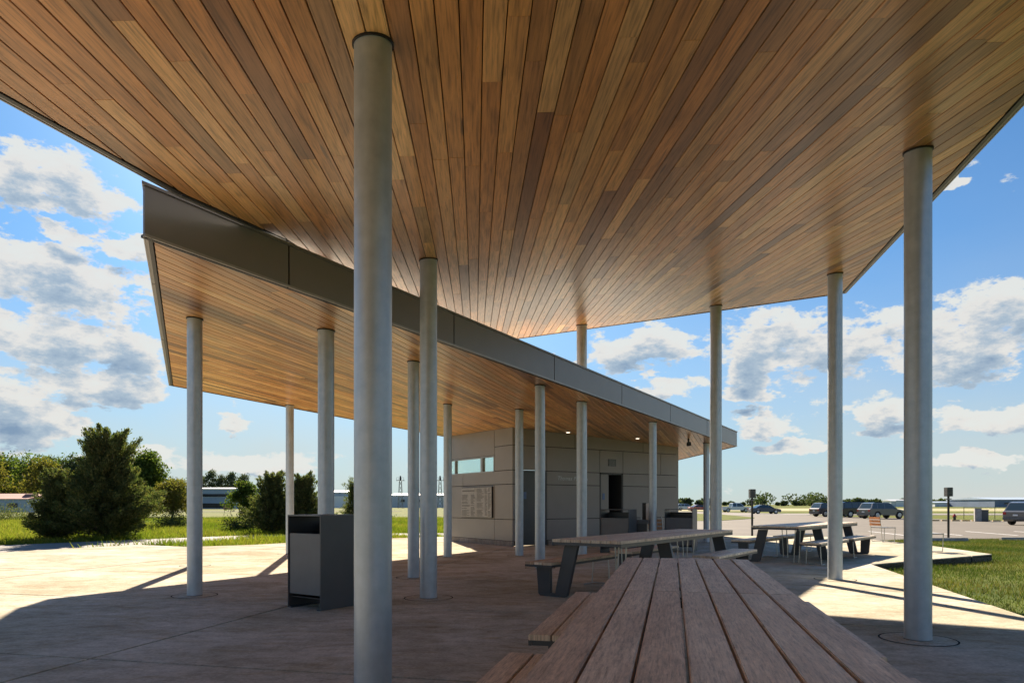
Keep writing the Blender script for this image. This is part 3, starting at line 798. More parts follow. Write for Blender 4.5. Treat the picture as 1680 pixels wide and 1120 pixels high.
# ------------------------------------------------------------------ litter bins
def make_bin(label, w=.565, dpt=.60, h=1.08, mid=M['binmid']):
    t = thing('litter_bin', label, 'litter bin', (0, 0, 0), 0, 'steel litter bins')
    th = .012
    for s, nm in ((-1, 'side_panel'), (1, 'side_panel')):
        x = s*(w/2-th/2)
        b = MB().box((x, dpt/2, h/2), (th, dpt, h-.001)); b.box((x-s*.032, dpt/2, .006), (.05, dpt, .011)); b.build(nm, M['bin'], t)
    MB().box((0, dpt/2, h-.008), (w-2*th-.001, dpt, .015)).build('top_panel', M['bin'], t)
    MB().box((0, .022, .515), (w-2*th-.012, .02, .70), bev=.003).build('door', mid, t)
    MB().box((0, dpt-.03, .55), (w-2*th-.004, .02, .90)).build('back_panel', M['bin'], t)
    MB().box((0, dpt/2, .86), (w-2*th-.004, dpt-.1, .012)).add([], []).build('chute_shelf', M['trim'], t)
    MB().box((0, dpt/2, .13), (w-2*th-.004, dpt-.06, .012)).build('bottom_panel', M['trim'], t)
    b = MB().box((0, dpt/2+.02, .48), (w-.1, dpt-.16, .62)); b.build('liner', M['trim'], t)
    return t
b1 = make_bin('charcoal steel litter bin with grey door, left of the foreground column'); b1.location = (-2.390, 7.835, 0); b1.rotation_euler = (0, 0, R(-33.4))
b2 = make_bin('far litter bin before the restroom alcove, left of the drinking fountain', .74, .62); b2.location = (2.52, 16.8, 0); b2.rotation_euler = (0, 0, R(-28))
b3 = make_bin('far litter bin at the right end of the building, beyond the middle table', .70, .60); b3.location = (4.22, 17.3, 0); b3.rotation_euler = (0, 0, R(-26))

# drinking fountain by the wall
t = thing('drinking_fountain', 'dark drinking fountain with pale bottle filler in front of the building wall', 'drinking fountain', (3.30, 17.4, 0), R(-20))
MB().box((0, .05, .36), (.30, .26, .70), bev=.01).build('pedestal', M['doordark'], t); MB().box((0, 0, .76), (.40, .36, .10), bev=.02).build('basin', M['binmid'], t)
MB().box((.16, .06, 1.02), (.10, .08, .42), bev=.01).build('bottle_filler', M['white'], t); MB().box((.05, .18, 1.02), (.10, .09, .44)).build('filler_back', M['trim'], t)
MB().cyl((.0, -.02, .81), (.0, -.02, .87), .015).build('spout', M['rod'], t)

# chairs with orange slats and rod frames
def make_chair(label):
    t = thing('rod_chair', label, 'chair', (0, 0, 0), 0, 'galvanized rod chairs with orange slatted backs')
    for s in (-.24, .24):
        MB().tube([(-.24, s, .44), (-.30, s, .86)], .011).build('back_post', M['rod'], t)
        MB().tube([(.26, s, .44), (.24, s, .012), (-.20, s, .012), (-.24, s, .44)], .011).build('sled_leg', M['rod'], t)
    for z in (.56, .66, .76): MB().box((-.255-(z-.44)*.13, 0, z), (.018, .50, .075), bev=.003).build('back_slat', M['slat'], t)
    for k in range(4): MB().box((-.18+k*.13, 0, .455), (.118, .52, .022), bev=.003).build('seat_slat', M['lampgrey'], t)
    return t
c1 = make_chair('rod chair with orange slats beside the lawn corner, between the two right-hand columns'); c1.location = (*gp(1448, 888), 0); c1.rotation_euler = (0, 0, R(10))
c2 = copy_tree(c1); c2['label'] = 'rod chair mostly hidden behind the big right column, only its seat edge showing'; c2.location = (*gp(1521, 904), 0); c2.rotation_euler = (0, 0, R(4))
c3 = copy_tree(c1); c3['label'] = 'rod chair with sunlit orange slats before the far litter bin by the wall'; c3.location = (3.98, 18.2, 0); c3.rotation_euler = (0, 0, R(-65))

# bollard lights
for (u, v, z, hgt, lb) in ((1234, 879, -.2, 2.2, 'dark post light beyond the farthest picnic table, left of the right-hand columns'), (1556, 883, -.25, 2.25, 'dark post light standing on the lawn edge right of the big column')):
    x, y = gp(u, v, z); t = thing('post_light', lb, 'post light', (x, y, gz(x, y)), 0, 'dark post lights along the parking lot')
    MB().cyl((0, 0, 0), (0, 0, hgt-.2), .045, n=12).build('pole', M['post'], t); 
    MB().box((0, 0, hgt-.20), (.24, .24, .38), bev=.01).build('lamp_head', M['post'], t)
    for k in range(7): MB().box((0, 0, hgt-.36+k*.052), (.255, .255, .012)).build('louvre', M['lampgrey'], t)
    MB().cyl((0, 0, hgt-.52), (0, 0, hgt-.48), .12, n=16).build('lower_ring', M['lampgrey'], t)

# ------------------------------------------------------------------ wheel stops, barriers and small things in the lot
def wheel_stop(x, y, ln, rz, label, m, grp, z=None):
    h = .14; P = [(-.10, 0), (.10, 0), (.07, h), (-.07, h)]
    o = MB().extr(P, 'x', -ln/2, ln/2).build('wheel_stop', m, bevel=.015); o.location = (x, y, gz(x, y) if z is None else z); o.rotation_euler = (0, 0, rz)
    props(o, label, 'wheel stop', grp)
for (u0, u1, v, lb) in ((1500, 1588, 884.5, 'grey concrete wheel stop behind the right-hand post light'), (1640, 1740, 883.5, 'grey concrete wheel stop at the right edge of the photo beyond the lawn')):
    a, b = gp(u0, v, -.25), gp(u1, v, -.25); wheel_stop((a[0]+b[0])/2, a[1], b[0]-a[0], R(2), lb, M['curb'], 'grey wheel stops along the near side of the lot')
a = gp(1130, 882, -.25)
wheel_stop(9.6, 26.9, 3.8, R(-2), 'long pale concrete stop behind the middle picnic table', M['curb'], 'grey wheel stops along the near side of the lot')
ochre = plain('ochre_wheel_stop', (.42, .30, .13), .8)
n_st = 12
for k in range(n_st):
    a = Vector((36.2, 62)); b = Vector((45.8, 60)); p = a.lerp(b, (k+.5)/n_st)
    wheel_stop(p.x, p.y, .62, math.atan2(b.y-a.y, b.x-a.x), 'ochre wheel stop in the row across the lot, %s from the left' % ['first', 'second', 'third', 'fourth', 'fifth', 'sixth', 'seventh', 'eighth', 'ninth', 'tenth', 'eleventh', 'twelfth'][k], ochre, 'row of ochre wheel stops')
def cabinet(u, v, z, w, d, h, label, m, nm, cat):
    x, y = gp(u, v, z); t = thing(nm, label, cat, (x, y, gz(x, y)+.01), R(-20))
    MB().box((0, 0, h/2), (w, d, h), bev=.02).build('body', m, t); MB().box((0, -d/2-.012, h*.5), (w*.8, .02, h*.85)).build('door', m, t); MB().box((0, 0, h+.02), (w*1.08, d*1.08, .04)).build('cap', M['lampgrey'], t)
cabinet(1604, 855, -.3, .5, .4, 1.15, 'pale grey utility cabinet beyond the ochre wheel stops', M['curb'], 'utility_cabinet', 'utility box')
cabinet(1614, 855, -.3, .6, .5, 1.0, 'dark blue-grey utility cabinet right of the pale one', M['doordark'], 'utility_cabinet', 'utility box')
x, y = gp(1566, 853, -.3); t = thing('fire_hydrant', 'small red-topped hydrant beyond the lot, right of the post light', 'hydrant', (x, y, gz(x, y)))
MB().cyl((0, 0, 0), (0, 0, .42), .12, n=12).build('barrel', M['post'], t); MB().cyl((0, 0, .42), (0, 0, .62), .14, .06, n=12).build('bonnet', M['red'], t); MB().cyl((-.2, 0, .36), (.2, 0, .36), .05, n=8).build('outlet', M['red'], t)
# chain-link fence beyond the lot
fn = thing('chain_link_fence', 'low chain-link fence on thin posts beyond the parking lot', 'fence', (47, 71, -.32))
fa, fb = Vector((0, 0)), Vector((62, -7)); fl = (fb-fa).length; fdv = (fb-fa)/fl
for k in range(int(fl/3)+1):
    p = fa+fdv*3*k; MB().cyl((p.x, p.y, 0), (p.x, p.y, 1.25), .03, n=6).build('fence_post', M['post'], fn)
MB().cyl((fa.x, fa.y, 1.22), (fb.x, fb.y, 1.22), .022, n=6).build('top_rail', M['rod'], fn)
wm = MB()
for k in range(int(fl/.45)):
    for s in (-1, 1):
        p = fa+fdv*(.45*k); q = p+fdv*(1.1*s)
        wm.cyl((p.x, p.y, .05), (q.x, q.y, 1.2), .003, n=3, caps=False)
o = wm.build('wire_mesh', M['post'], fn, recalc=False); o['kind'] = 'stuff'

# ------------------------------------------------------------------ vehicles
def tyres(t, L, Wd, r, fx, rx):
    for x in (fx, rx):
        for s in (-1, 1):
            w = MB().cyl((x, s*(Wd/2-.20), r), (x, s*(Wd/2+.005), r), r, n=24).build('wheel', M['tyre'], t)
            MB().cyl((x, s*(Wd/2+.0055), r), (x, s*(Wd/2+.014), r), r*.62, r*.5, n=16).build('rim', M['rim'], w)
def vehicle(kind, mat, label, loc, rz):
    S = {'suv': dict(L=4.7, W=1.86, low=[(-2.32, .42), (-2.34, .95), (-2.22, 1.05), (1.05, 1.05), (1.35, 1.0), (2.15, .86), (2.33, .70), (2.35, .40), (2.2, .28), (-2.2, .28)],
                     cab=[(-2.18, 1.03), (-1.85, 1.62), (-1.5, 1.70), (.15, 1.68), (.45, 1.60), (1.22, 1.02)], wins=[(-1.95, -1.35), (-1.25, -.45), (-.37, .55)]),
         'van': dict(L=4.9, W=1.95, low=[(-2.42, .42), (-2.44, .95), (-2.38, 1.08), (1.25, 1.08), (1.5, 1.02), (2.25, .88), (2.42, .70), (2.45, .40), (2.3, .28), (-2.3, .28)],
                     cab=[(-2.38, 1.06), (-2.22, 1.70), (-1.95, 1.80), (.25, 1.78), (.55, 1.68), (1.42, 1.04)], wins=[(-2.1, -1.2), (-1.1, -.3), (-.22, .68)]),
         'sedan': dict(L=4.75, W=1.82, low=[(-2.34, .45), (-2.35, .88), (-2.2, .97), (-1.3, .98), (1.0, .95), (2.1, .78), (2.34, .62), (2.36, .38), (2.2, .24), (-2.2, .24)],
                       cab=[(-1.75, .96), (-1.0, 1.38), (-.6, 1.44), (.2, 1.42), (.5, 1.36), (1.25, .94)], wins=[(-1.25, -.45), (-.37, .55)]),
         'pickup': dict(L=5.7, W=1.98, low=[(-2.82, .55), (-2.84, 1.02), (-.95, 1.05), (1.35, 1.10), (2.6, 1.02), (2.82, .80), (2.85, .50), (2.7, .36), (-2.7, .40)],
                        cab=[(-.95, 1.04), (-.80, 1.72), (-.6, 1.80), (.65, 1.78), (.85, 1.70), (1.45, 1.08)], wins=[(-.72, -.05), (.05, .80)])}[kind]
    t = thing('parked_car' if kind != 'pickup' else 'pickup_truck', label, 'car' if kind != 'pickup' else 'pickup truck', loc, rz, 'vehicles parked in the lot')
    Wd = S['W']; h = Wd/2
    # body with wheel arches cut into the profile
    r = .34 if kind in ('sedan',) else .38; fxx = S['L']*.31; rxx = -S['L']*.295
    low = S['low'][:-2]; zb = S['low'][-1][1]
    prof = list(low)
    for cxw in (fxx, rxx):
        for k in range(9):
            a = math.pi*k/8; prof.append((cxw+(r+.06)*math.cos(a), max(zb, r+(r+.06)*math.sin(a))))
    front = [p for p in prof]
    start = (S['low'][-2][0], zb); end = (S['low'][-1][0], zb)
    prof = low+[start]+[p for p in prof[len(low):]]+[end]
    b = MB(); n = len(prof)
    # cross-sections: full width in the middle, tucked in at the flanks
    secs = [(-h+.0, .975, .02), (-h+.06, 1, 0), (h-.06, 1, 0), (h, .975, .02)]
    vs = []
    for y, sx, dz in secs:
        for (x, z) in prof: vs.append((x*sx, y, z-dz*(1 if z > .8 else 0)))
    fs = []
    for k in range(3):
        for i in range(n): fs.append((k*n+i, k*n+(i+1) % n, (k+1)*n+(i+1) % n, (k+1)*n+i))
    fs.append(tuple(range(n-1, -1, -1))); fs.append(tuple(3*n+i for i in range(n)))
    b.add(vs, fs); b.build('body', mat, t)
    # cabin tapering to the roof
    cab = S['cab']; zmin = min(z for _, z in cab); zmax = max(z for _, z in cab)
    def yw(z): return h*(.955-.17*(z-zmin)/(zmax-zmin))
    c = MB(); n = len(cab); c.add([(x, -yw(z), z) for x, z in cab]+[(x, yw(z), z) for x, z in cab], [tuple(range(n)), tuple(range(2*n-1, n-1, -1))]+[(i, i+n, (i+1) % n+n, (i+1) % n) for i in range(n)])
    cb_ = c.build('cabin', mat, t)
    top = zmax-.10; bot = zmin+.05
    def xa(z, front):
        pts = cab[:3] if not front else cab[:-4:-1]
        pts = sorted(pts, key=lambda p: p[1])
        for (x0, z0), (x1, z1) in zip(pts[:-1], pts[1:]):
            if z0 <= z <= z1: return x0+(x1-x0)*(z-z0)/(z1-z0)
        return pts[-1][0]
    for s in (-1, 1):
        for i, (a, e) in enumerate(S['wins']):
            a0 = max(a, xa(bot, False)+.10); a1 = max(a, xa(top, False)+.10); e0 = min(e, xa(bot, True)-.08); e1 = min(e, xa(top, True)-.08)
            if i == len(S['wins'])-1: e0 = xa(bot, True)-.14; e1 = xa(top, True)-.12
            q = [(a0, s*(yw(bot)+.004), bot), (e0, s*(yw(bot)+.004), bot), (e1, s*(yw(top)+.004), top), (a1, s*(yw(top)+.004), top)]
            q2 = [(p[0], p[1]-s*.02, p[2]) for p in q]
            MB().add(q+q2, [(0, 1, 2, 3), (7, 6, 5, 4), (0, 4, 5, 1), (1, 5, 6, 2), (2, 6, 7, 3), (3, 7, 4, 0)]).build('side_window', M['carglass'], t)
    for front, nm in ((True, 'windscreen'), (False, 'rear_window')):
        sg = 1 if front else -1
        x0, x1 = xa(bot, front)+sg*.004, xa(top, front)+sg*.004
        q = [(x0, -yw(bot)*.9, bot), (x0, yw(bot)*.9, bot), (x1, yw(top)*.88, top), (x1, -yw(top)*.88, top)]; q2 = [(p[0]-sg*.03, p[1], p[2]) for p in q]
        MB().add(q+q2, [(0, 1, 2, 3), (7, 6, 5, 4), (0, 4, 5, 1), (1, 5, 6, 2), (2, 6, 7, 3), (3, 7, 4, 0)]).build(nm, M['carglass'], t)
    if kind == 'pickup': MB().box((-1.85, 0, 1.06), (1.7, Wd-.3, .03)).build('truck_bed', M['trim'], t)
    tyres(t, S['L'], Wd, r, fxx, rxx)
    xr = min(p[0] for p in S['low']); xf = max(p[0] for p in S['low'])
    for s in (-1, 1):
        MB().box((xr+.06, s*(h-.17), .86 if kind != 'pickup' else .9), (.16, .24, .20), bev=.02).build('tail_light', M['red'], t)
        MB().box((xf-.13, s*(h-.24), .68), (.22, .34, .13), bev=.02).build('headlight', M['lens'], t)
        MB().box((.95, s*(h+.06), 1.06 if kind != 'sedan' else .98), (.12, .16, .11), bev=.02).build('wing_mirror', mat, t)
    MB().box((xr-.0, 0, .48), (.12, Wd-.12, .2), bev=.03).build('rear_bumper', M['bumper'], t); MB().box((xf-.03, 0, .44), (.14, Wd-.16, .2), bev=.03).build('front_bumper', M['bumper'], t)
    MB().box((xr-.012, 0, .72), (.02, .34, .11)).build('licence_plate', M['white'], t)
    return t
def at(u, Z): return ((u-840)/1120*Z, Z, gz((u-840)/1120*Z, Z)+.022)
pg = paint('grey_paint', (.13, .135, .145)); pd = paint('black_paint', (.02, .022, .026)); pn = paint('navy_paint', (.03, .045, .09)); pwh = paint('white_paint_car', (.62, .64, .68)); prd = paint('red_paint', (.22, .015, .02)); psl = paint('silver_paint', (.45, .50, .56)); pgr = paint('charcoal_paint', (.06, .06, .07))
vehicle('suv', pg, 'grey SUV seen from rear left, just left of the big right column', at(1446, 72), R(16))
vehicle('van', pd, 'black minivan between the right-hand columns, left of the grey SUV', at(1403, 79), R(14))
vehicle('suv', pgr, 'dark crossover with red tail light showing left of the column before the far table', at(1362, 84), R(14))
vehicle('suv', pg, 'dark SUV cut off by the right edge of the photo', at(1700, 50), R(22))
vehicle('sedan', pn, 'navy sedan right of the white pickup', at(1254, 108), R(4))
vehicle('pickup', pwh, 'white pickup truck beyond the low roof tip', at(1206, 132), R(2))
vehicle('sedan', prd, 'red car between the building corner and the white pickup', at(1148, 145), R(6))
vehicle('suv', psl, 'pale blue-grey car at the building corner, left of the red one', at(1124, 168), R(4))

# ------------------------------------------------------------------ far buildings
wallblue = plain('blue_metal_siding', (.34, .42, .52), .5, .1, .08, .2); wallwhite = plain('white_metal_siding', (.60, .62, .64), .5, .1, .06, .2); roofred = plain('rust_red_roof', (.34, .16, .12), .7, 0, .12, .3)
darkblue = plain('slate_blue_siding', (.14, .19, .28), .5, .1, .1, .2); glassdark = plain('dark_glazing', (.03, .035, .045), .2)
def far_building(name, label, x0, x1, y, h, dep, wall, roofm, z=-.3, rise=.6, wins=(), doors=()):
    t = thing(name, label, 'building', ((x0+x1)/2, y, z)); w = x1-x0
    MB().box((0, dep/2, h/2), (w, dep, h)).build('wall', wall, t)
    P = [(-.4, h), (dep+.4, h), (dep/2, h+rise)]
    MB().extr(P, 'x', -w/2-.4, w/2+.4).build('roof', roofm, t)
    nrib = int(w/2.5); rb = MB()
    for k in range(nrib+1): rb.box((-w/2+k*w/nrib, -.03, h/2), (.12, .05, h-.02))
    o = rb.build('siding_ribs', wall, t); o['kind'] = 'stuff'
    for (a, b, z0, z1) in wins:
        wn = MB().box(((a+b)/2*w, -.08, (z0+z1)/2), ((b-a)*w, .08, z1-z0)).build('window', glassdark, t)
        MB().box(((a+b)/2*w, -.15, z0-.05), ((b-a)*w+.2, .12, .08)).build('sill', M['white'], wn)
    for (a, b, hh) in doors: MB().box(((a+b)/2*w, -.10, hh/2), ((b-a)*w, .1, hh)).build('garage_door', M['white'], t)
    return t
def xz(u, Z): return (u-840)/1120*Z
far_building('warehouse', 'blue-grey two-storey warehouse with dark window bands beyond the meadow', xz(262, 190), xz(386, 190), 190, 5.7, 22, wallblue, wallblue, -.1, .5, ((-.45, .45, 3.4, 4.2), (-.48, .48, .3, 1.6)))
far_building('shed', 'low pale shed with rust-red roof at the far left edge', xz(-60, 110), xz(44, 110), 110, 2.3, 9, wallblue, roofred, -.2, .9, ((.2, .35, .9, 1.6),))
far_building('hangar', 'long pale grey hangar seen between litter bin and foreground column', xz(530, 240), xz(610, 240), 240, 5.6, 30, wallblue, wallblue, -.1, .8, (), ((-.3, .1, 4.2),))
far_building('hangar', 'low white hangar seen between foreground column and the next columns', xz(640, 260), xz(760, 260), 260, 4.8, 26, wallwhite, wallwhite, -.1, .8, ((-.35, -.3, 2.2, 3.2), (-.1, -.05, 2.2, 3.2)), ((.1, .3, 3.6),))
far_building('hangar', 'white hangar behind the grey SUV', xz(1462, 420), xz(1500, 420), 420, 3.6, 10, wallwhite, wallwhite, -.3, 1.0, (), ((-.3, .3, 4),))
far_building('hangar', 'long low white hangar right of the big column on the horizon', xz(1534, 420), xz(1598, 420), 420, 2.6, 20, wallwhite, wallblue, -.3, .8, ((.3, .45, .8, 1.8),), ((-.4, -.2, 2.0),))
far_building('hangar', 'large slate-blue hangar on the horizon at the right edge', xz(1632, 380), xz(1790, 380), 380, 4.2, 40, darkblue, wallblue, -.3, 1.4, ((-.4, -.3, 1.5, 2.5), (-.2, -.1, 1.5, 2.5)), ((0, .2, 3.4),))
# parked van-like stuff is not visible; beacon towers
for u, lb in ((657, 'lattice beacon tower seen just right of the foreground column'), (722, 'lattice beacon tower seen between the columns left of the building')):
    Z = 230; x = xz(u, Z); t = thing('beacon_tower', lb, 'tower', (x, Z, -.1), 0, 'airfield beacon towers')
    lt = MB()
    for sx in (-1, 1):
        for sy in (-1, 1): lt.cyl((sx*.8, sy*.8, 0), (sx*.35, sy*.35, 9.2), .07, n=5)
    for k in range(6):
        z0, z1 = k*1.5, k*1.5+1.5; w0, w1 = .8-.45*z0/9.2, .8-.45*z1/9.2
        for s in (-1, 1): lt.cyl((-w0, s*w0, z0), (w1, s*w1, z1), .04, n=4); lt.cyl((w0, s*w0, z0), (-w1, s*w1, z1), .04, n=4)
    lt.build('lattice_mast', M['lampgrey'], t); MB().box((0, 0, 9.35), (2.6, 1.6, .16)).build('platform', M['post'], t)
    rl = MB()
    for sx in (-1.2, -.4, .4, 1.2): rl.cyl((sx, -.7, 9.4), (sx, -.7, 10.3), .05, n=4)
    rl.box((0, -.7, 10.3), (2.5, .06, .06)); rl.build('railing', M['post'], t); MB().cyl((0, 0, 9.4), (0, 0, 10.9), .3, .24, n=10).build('beacon', M['post'], t)

# ------------------------------------------------------------------ trees
def redcedar(label, x, y, h, w, leaves=34000, base=.02, seedn=1, z=None, lean=0, grp='eastern redcedar trees by the drive', spiky=1.0):
    g = np.random.default_rng(seedn); z = gz(x, y) if z is None else z
    t = thing('cedar_tree', label, 'tree', (x, y, z), 0, grp)
    tr = MB(); tr.cyl((0, 0, -.05), (lean*.4, 0, h*.5), h*.030, h*.017, n=8); tr.cyl((lean*.4, 0, h*.5), (lean, 0, h*.93), h*.017, h*.004, n=6)
    nb = 190; per = leaves//nb; P = []; D = []
    br = MB()
    for i in range(nb):
        f = (i+.5)/nb; z0 = h*(base+.93*f**1.22); az = i*2.399+g.uniform(-.4, .4)
        prof = (1-f)**.78*(.8+.2*min(1, f/.12)); ln = w/2*prof*g.uniform(.62, 1.16)+.12*h*(1.7 if f > .72 else .7)*g.uniform(.3, 1.2)*spiky
        up = g.uniform(.12, .5)+1.0*f**1.6; d = np.array([math.cos(az), math.sin(az), up]); d /= np.linalg.norm(d)
        p0 = np.array([lean*f, 0, z0*.92]); tip = p0+d*ln
        br.cyl(tuple(p0), tuple(p0+d*ln*.8), .012+.02*(1-f), .005, n=4, caps=False)
        s = g.uniform(.12, 1.0, per)**.75; rad = (.015+.17*(1-s))*ln*.85+.018*h/3.7+.008
        q = p0+d*ln*s[:, None]; q[:, 2] += (s**2)*ln*.14; q += g.normal(size=(per, 3))*rad[:, None]*np.array([1, 1, .75])
        P.append(q); D.append(np.tile(d*1.1, (per, 1)))
    P = np.concatenate(P); P[:, 2] = np.maximum(P[:, 2], .02); D = np.concatenate(D)
    tr.build('trunk', M['bark'], t); br.build('limbs', M['bark'], t, recalc=False)
    leafcards('crown', P, .045*(h/3.7)**.5, M['cedarleaf'], t, aspect=2.0, dirs=D)
    return t
X = lambda u, Z: (u-840)/1120*Z
redcedar('broad dark redcedar with spiky top beyond the drive at the left', X(176, 24.6), 24.6, 3.75, 3.9, 95000, seedn=2)
redcedar('smaller browner redcedar leaning against the left side of the broad one', X(92, 24.3), 24.3, 2.35, 2.2, 42000, seedn=3, lean=.1)
redcedar('redcedar behind the slender column, left of the pair beside the bin', X(447, 29.5), 29.5, 2.55, 2.8, 46000, seedn=4)
redcedar('redcedar right of the slender column, seen over the litter bin', X(497, 29.8), 29.8, 2.5, 2.7, 46000, seedn=5)
redcedar('narrow redcedar peeking out left of the foreground column', X(582, 33), 33, 2.4, 1.7, 15000, seedn=6)
def broadleaf(label, x, y, h, w, n=16000, trunkh=.35, mat='greenleaf', seedn=1, z=None, grp=None, size=.03, cl=16, name='broadleaf_tree'):
    g = np.random.default_rng(seedn); z = gz(x, y) if z is None else z
    t = thing(name, label, 'tree', (x, y, z), 0, grp)
    tr = MB(); tr.cyl((0, 0, -.05), (0, 0, h*trunkh), h*.028, h*.02, n=8)
    P = []
    for i in range(cl):
        az = i*2.4+g.uniform(-.3, .3); f = (i+.5)/cl; rr = w/2*g.uniform(.25, .78)*math.sin(math.pi*(.22+.74*f))
        c = np.array([rr*math.cos(az), rr*math.sin(az), h*(trunkh+.08+(.86-trunkh)*f)]); a = w*g.uniform(.13, .22)
        tr.cyl((0, 0, h*trunkh*g.uniform(.7, 1)), tuple(c), h*.012, h*.004, n=5)
        q = g.normal(size=(n//cl, 3)); q /= np.linalg.norm(q, axis=1)[:, None]; q *= (g.uniform(0, 1, n//cl)**.45)[:, None]*a*np.array([1.1, 1.1, .8])
        # second-level clumping
        k = g.normal(size=(9, 3))*a*.45; q += k[g.integers(0, 9, len(q))]
        P.append(c+q)
    tr.build('trunk', M['bark'], t, recalc=False); leafcards('crown', np.concatenate(P), h*size, M[mat], t, aspect=1.2)
    return t
broadleaf('young spreading tree with yellowing crown between the broad redcedar and the leftmost column', X(283, 36), 36, 2.5, 2.1, 9000, .38, 'yellowleaf', 21)
broadleaf('young green tree with a bare trunk right of the leftmost column', X(403, 33), 33, 2.35, 1.7, 9000, .34, 'greenleaf', 22, cl=13)
broadleaf('tall green tree rising behind the right shoulder of the broad redcedar', X(238, 60), 60, 5.6, 4.6, 14000, .15, 'greenleaf', 23, cl=20)
# low shrubs at tree feet
for u, Z, h_, lb in ((286, 35, .8, 'dark low shrub at the foot of the yellowing tree'), (396, 32, .7, 'dark low shrub at the foot of the young green tree'), (12, 50, 1.3, 'olive shrub in front of the pale shed'), (600, 34, 1.0, 'low shrub behind the foreground column')):
    g = np.random.default_rng(int(u)); x = X(u, Z); t = thing('shrub', lb, 'shrub', (x, Z, gz(x, Z)), 0, 'low shrubs in the meadow')
    q = g.normal(size=(3000, 3))*np.array([h_*.55, h_*.5, h_*.28])+np.array([0, 0, h_*.38]); q[:, 2] = np.abs(q[:, 2])
    leafcards('foliage', q, .07, M['cedarleaf'], t); MB().cyl((0, 0, 0), (0, 0, h_*.5), .03, .01, n=5).build('stem', M['bark'], t)
# background trees at the left one by one
g0 = np.random.default_rng(5)
specs = []
for k in range(16):
    u = -70+k*24+g0.uniform(-6, 6); Z = 150+g0.uniform(-15, 25)
    top = 754+max(0, (u-110))*.20+g0.uniform(-6, 8)
    specs.append((u, Z, top))
kinds = ['mid green tree', 'dark green tree', 'yellow-green tree', 'pale loose tree']
for k, (u, Z, top) in enumerate(specs):
    h_ = (827-top)/1120*Z+1.3
    broadleaf('%s %s of the far woodland, %s' % (['leftmost', 'second', 'third', 'fourth'][k//4], kinds[k % 4], ('above the pale shed' if u < 50 else 'behind the broad redcedar' if u < 250 else 'above the blue-grey warehouse')), X(u, Z), Z, h_, h_*.95, 5200, .16, 'yellowleaf' if k % 4 == 2 else 'greenleaf' if k % 4 else 'farleaf', 100+k, size=.036, cl=14, grp='woodland trees behind the meadow')
for k in range(5):
    u = 330+k*17; Z = 230; h_ = (827-774+g0.uniform(-4, 4))/1120*Z+1
    broadleaf('pale feathery tree behind the blue-grey warehouse, %s from the left' % ['first', 'second', 'third', 'fourth', 'fifth'][k], X(u, Z), Z, h_, h_*.5, 3000, .25, 'farleaf', 140+k, size=.03, cl=12, grp='pale trees behind the warehouse')
# far tree line on the horizon
pts = []
g = np.random.default_rng(9)
for k in range(520):
    u = g.uniform(-900, 2600); Z = g.uniform(620, 800)
    if 1250 < u < 1340 and g.random() < .5: hh = 14
    else: hh = g.uniform(3.5, 8.5)
    if 560 > u > -200: hh *= 1.3
    x = X(u, Z); n_ = 150
    q = g.normal(size=(n_, 3)); q /= np.linalg.norm(q, axis=1)[:, None]; q *= (g.uniform(0, 1, n_)**.4)[:, None]*np.array([hh*.8, hh*.5, hh*.5]); q += np.array([x, Z, hh*.45])
    pts.append(q)
o = leafcards('distant_treeline', np.concatenate(pts), 2.2, M['farleaf'], kind='stuff')
# reddish rooftop sign shape left of the broad cedar is a small dome-roofed kiosk
x = X(50, 112); t = thing('kiosk', 'tiny kiosk with a rounded red top beside the pale shed', 'kiosk', (x, 112, -.1))
MB().box((0, 0, 1.1), (1.6, 1.4, 2.2)).build('wall', wallwhite, t); MB().cyl((0, 0, 2.2), (0, 0, 3.0), 1.5, .7, n=12).build('roof', roofred, t)
# red utility sign by the field road
x = X(373, 100); t = thing('field_sign', 'small rust-brown board on two stakes beside the field road', 'sign', (x, 100, -.06))
MB().box((0, 0, .75), (1.1, .05, .5)).build('board', roofred, t); [MB().cyl((s*.45, 0.04, 0), (s*.45, 0.04, 1.0), .03, n=6).build('stake', M['post'], t) for s in (-1, 1)]

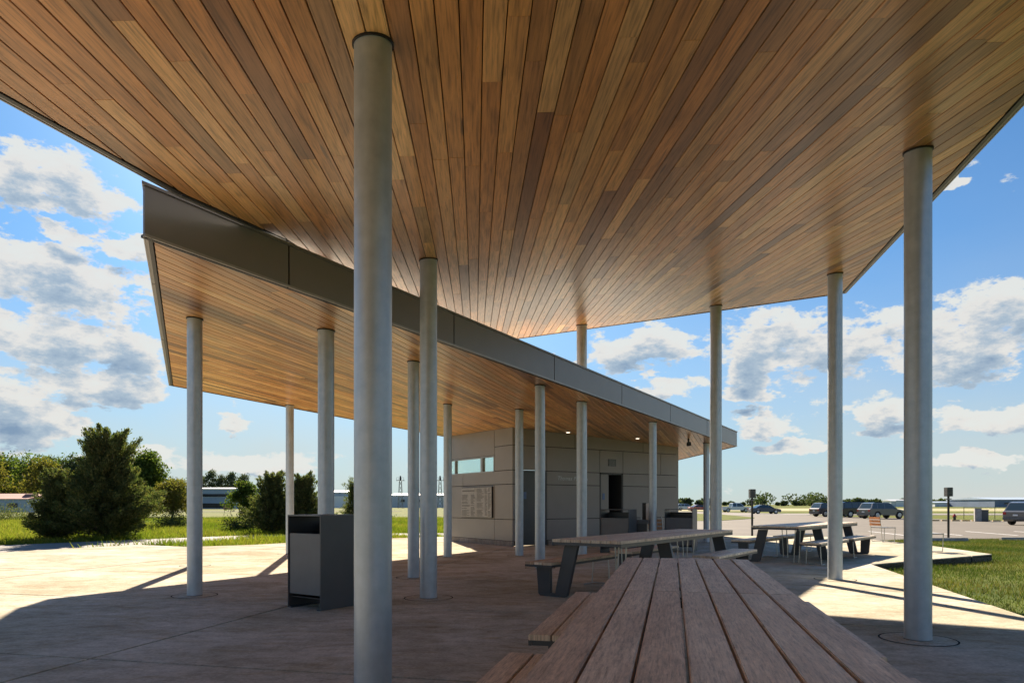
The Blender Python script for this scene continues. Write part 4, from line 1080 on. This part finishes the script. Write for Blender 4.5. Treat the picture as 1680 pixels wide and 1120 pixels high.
# ------------------------------------------------------------------ grass
def inpoly(px, py, poly):
    ins = np.zeros(len(px), bool); j = len(poly)-1
    for i in range(len(poly)):
        xi, yi = poly[i]; xj, yj = poly[j]
        c = ((yi > py) != (yj > py)) & (px < (xj-xi)*(py-yi)/(yj-yi+1e-12)+xi); ins ^= c; j = i
    return ins
def blades(name, region, n, hmin, hmax, wdt, mat, excl, near=True):
    px = rng.uniform(region[0], region[1], n); py = rng.uniform(region[2], region[3], n)
    k = np.ones(n, bool)
    for e in excl: k &= ~inpoly(px, py, e)
    k &= (np.abs(px) < py*.80+1)
    px, py = px[k], py[k]; n = len(px)
    pz_ = np.array([gz(a, b) for a, b in zip(px, py)])
    h_ = rng.uniform(hmin, hmax, n)*(1+.35*np.sin(px*1.3)*np.cos(py*1.1)); az = rng.uniform(0, 2*np.pi, n); lean = rng.normal(size=(n, 2))*h_[:, None]*.45
    w = wdt*rng.uniform(.6, 1.4, n); dx, dy = np.cos(az)*w, np.sin(az)*w
    v = np.stack([np.stack([px-dx, py-dy, pz_-.01], 1), np.stack([px+dx, py+dy, pz_-.01], 1), np.stack([px+lean[:, 0], py+lean[:, 1], pz_+h_], 1)], 1).reshape(-1, 3)
    me = bpy.data.meshes.new(name); me.vertices.add(3*n); me.vertices.foreach_set('co', v.astype(np.float32).ravel())
    me.loops.add(3*n); me.loops.foreach_set('vertex_index', np.arange(3*n, dtype=np.int32)); me.polygons.add(n); me.polygons.foreach_set('loop_start', np.arange(0, 3*n, 3, dtype=np.int32)); me.update(calc_edges=True)
    at_ = me.attributes.new('tint', 'FLOAT', 'FACE'); at_.data.foreach_set('value', np.clip(rng.normal(.42, .25, n)+.2*np.sin(px*.9+py*.7), 0, 1).astype(np.float32))
    me.materials.append(mat); o = bpy.data.objects.new(name, me); link(o); o['kind'] = 'stuff'; return o
blades('lawn_grass', (4, 22, 5, 30), 260000, .035, .085, .006, M['lawnleaf'], [PLAZA, LOT])
blades('meadow_grass', (-40, -2, 19, 60), 230000, .10, .26, .016, M['meadow'], [PLAZA, PATH])
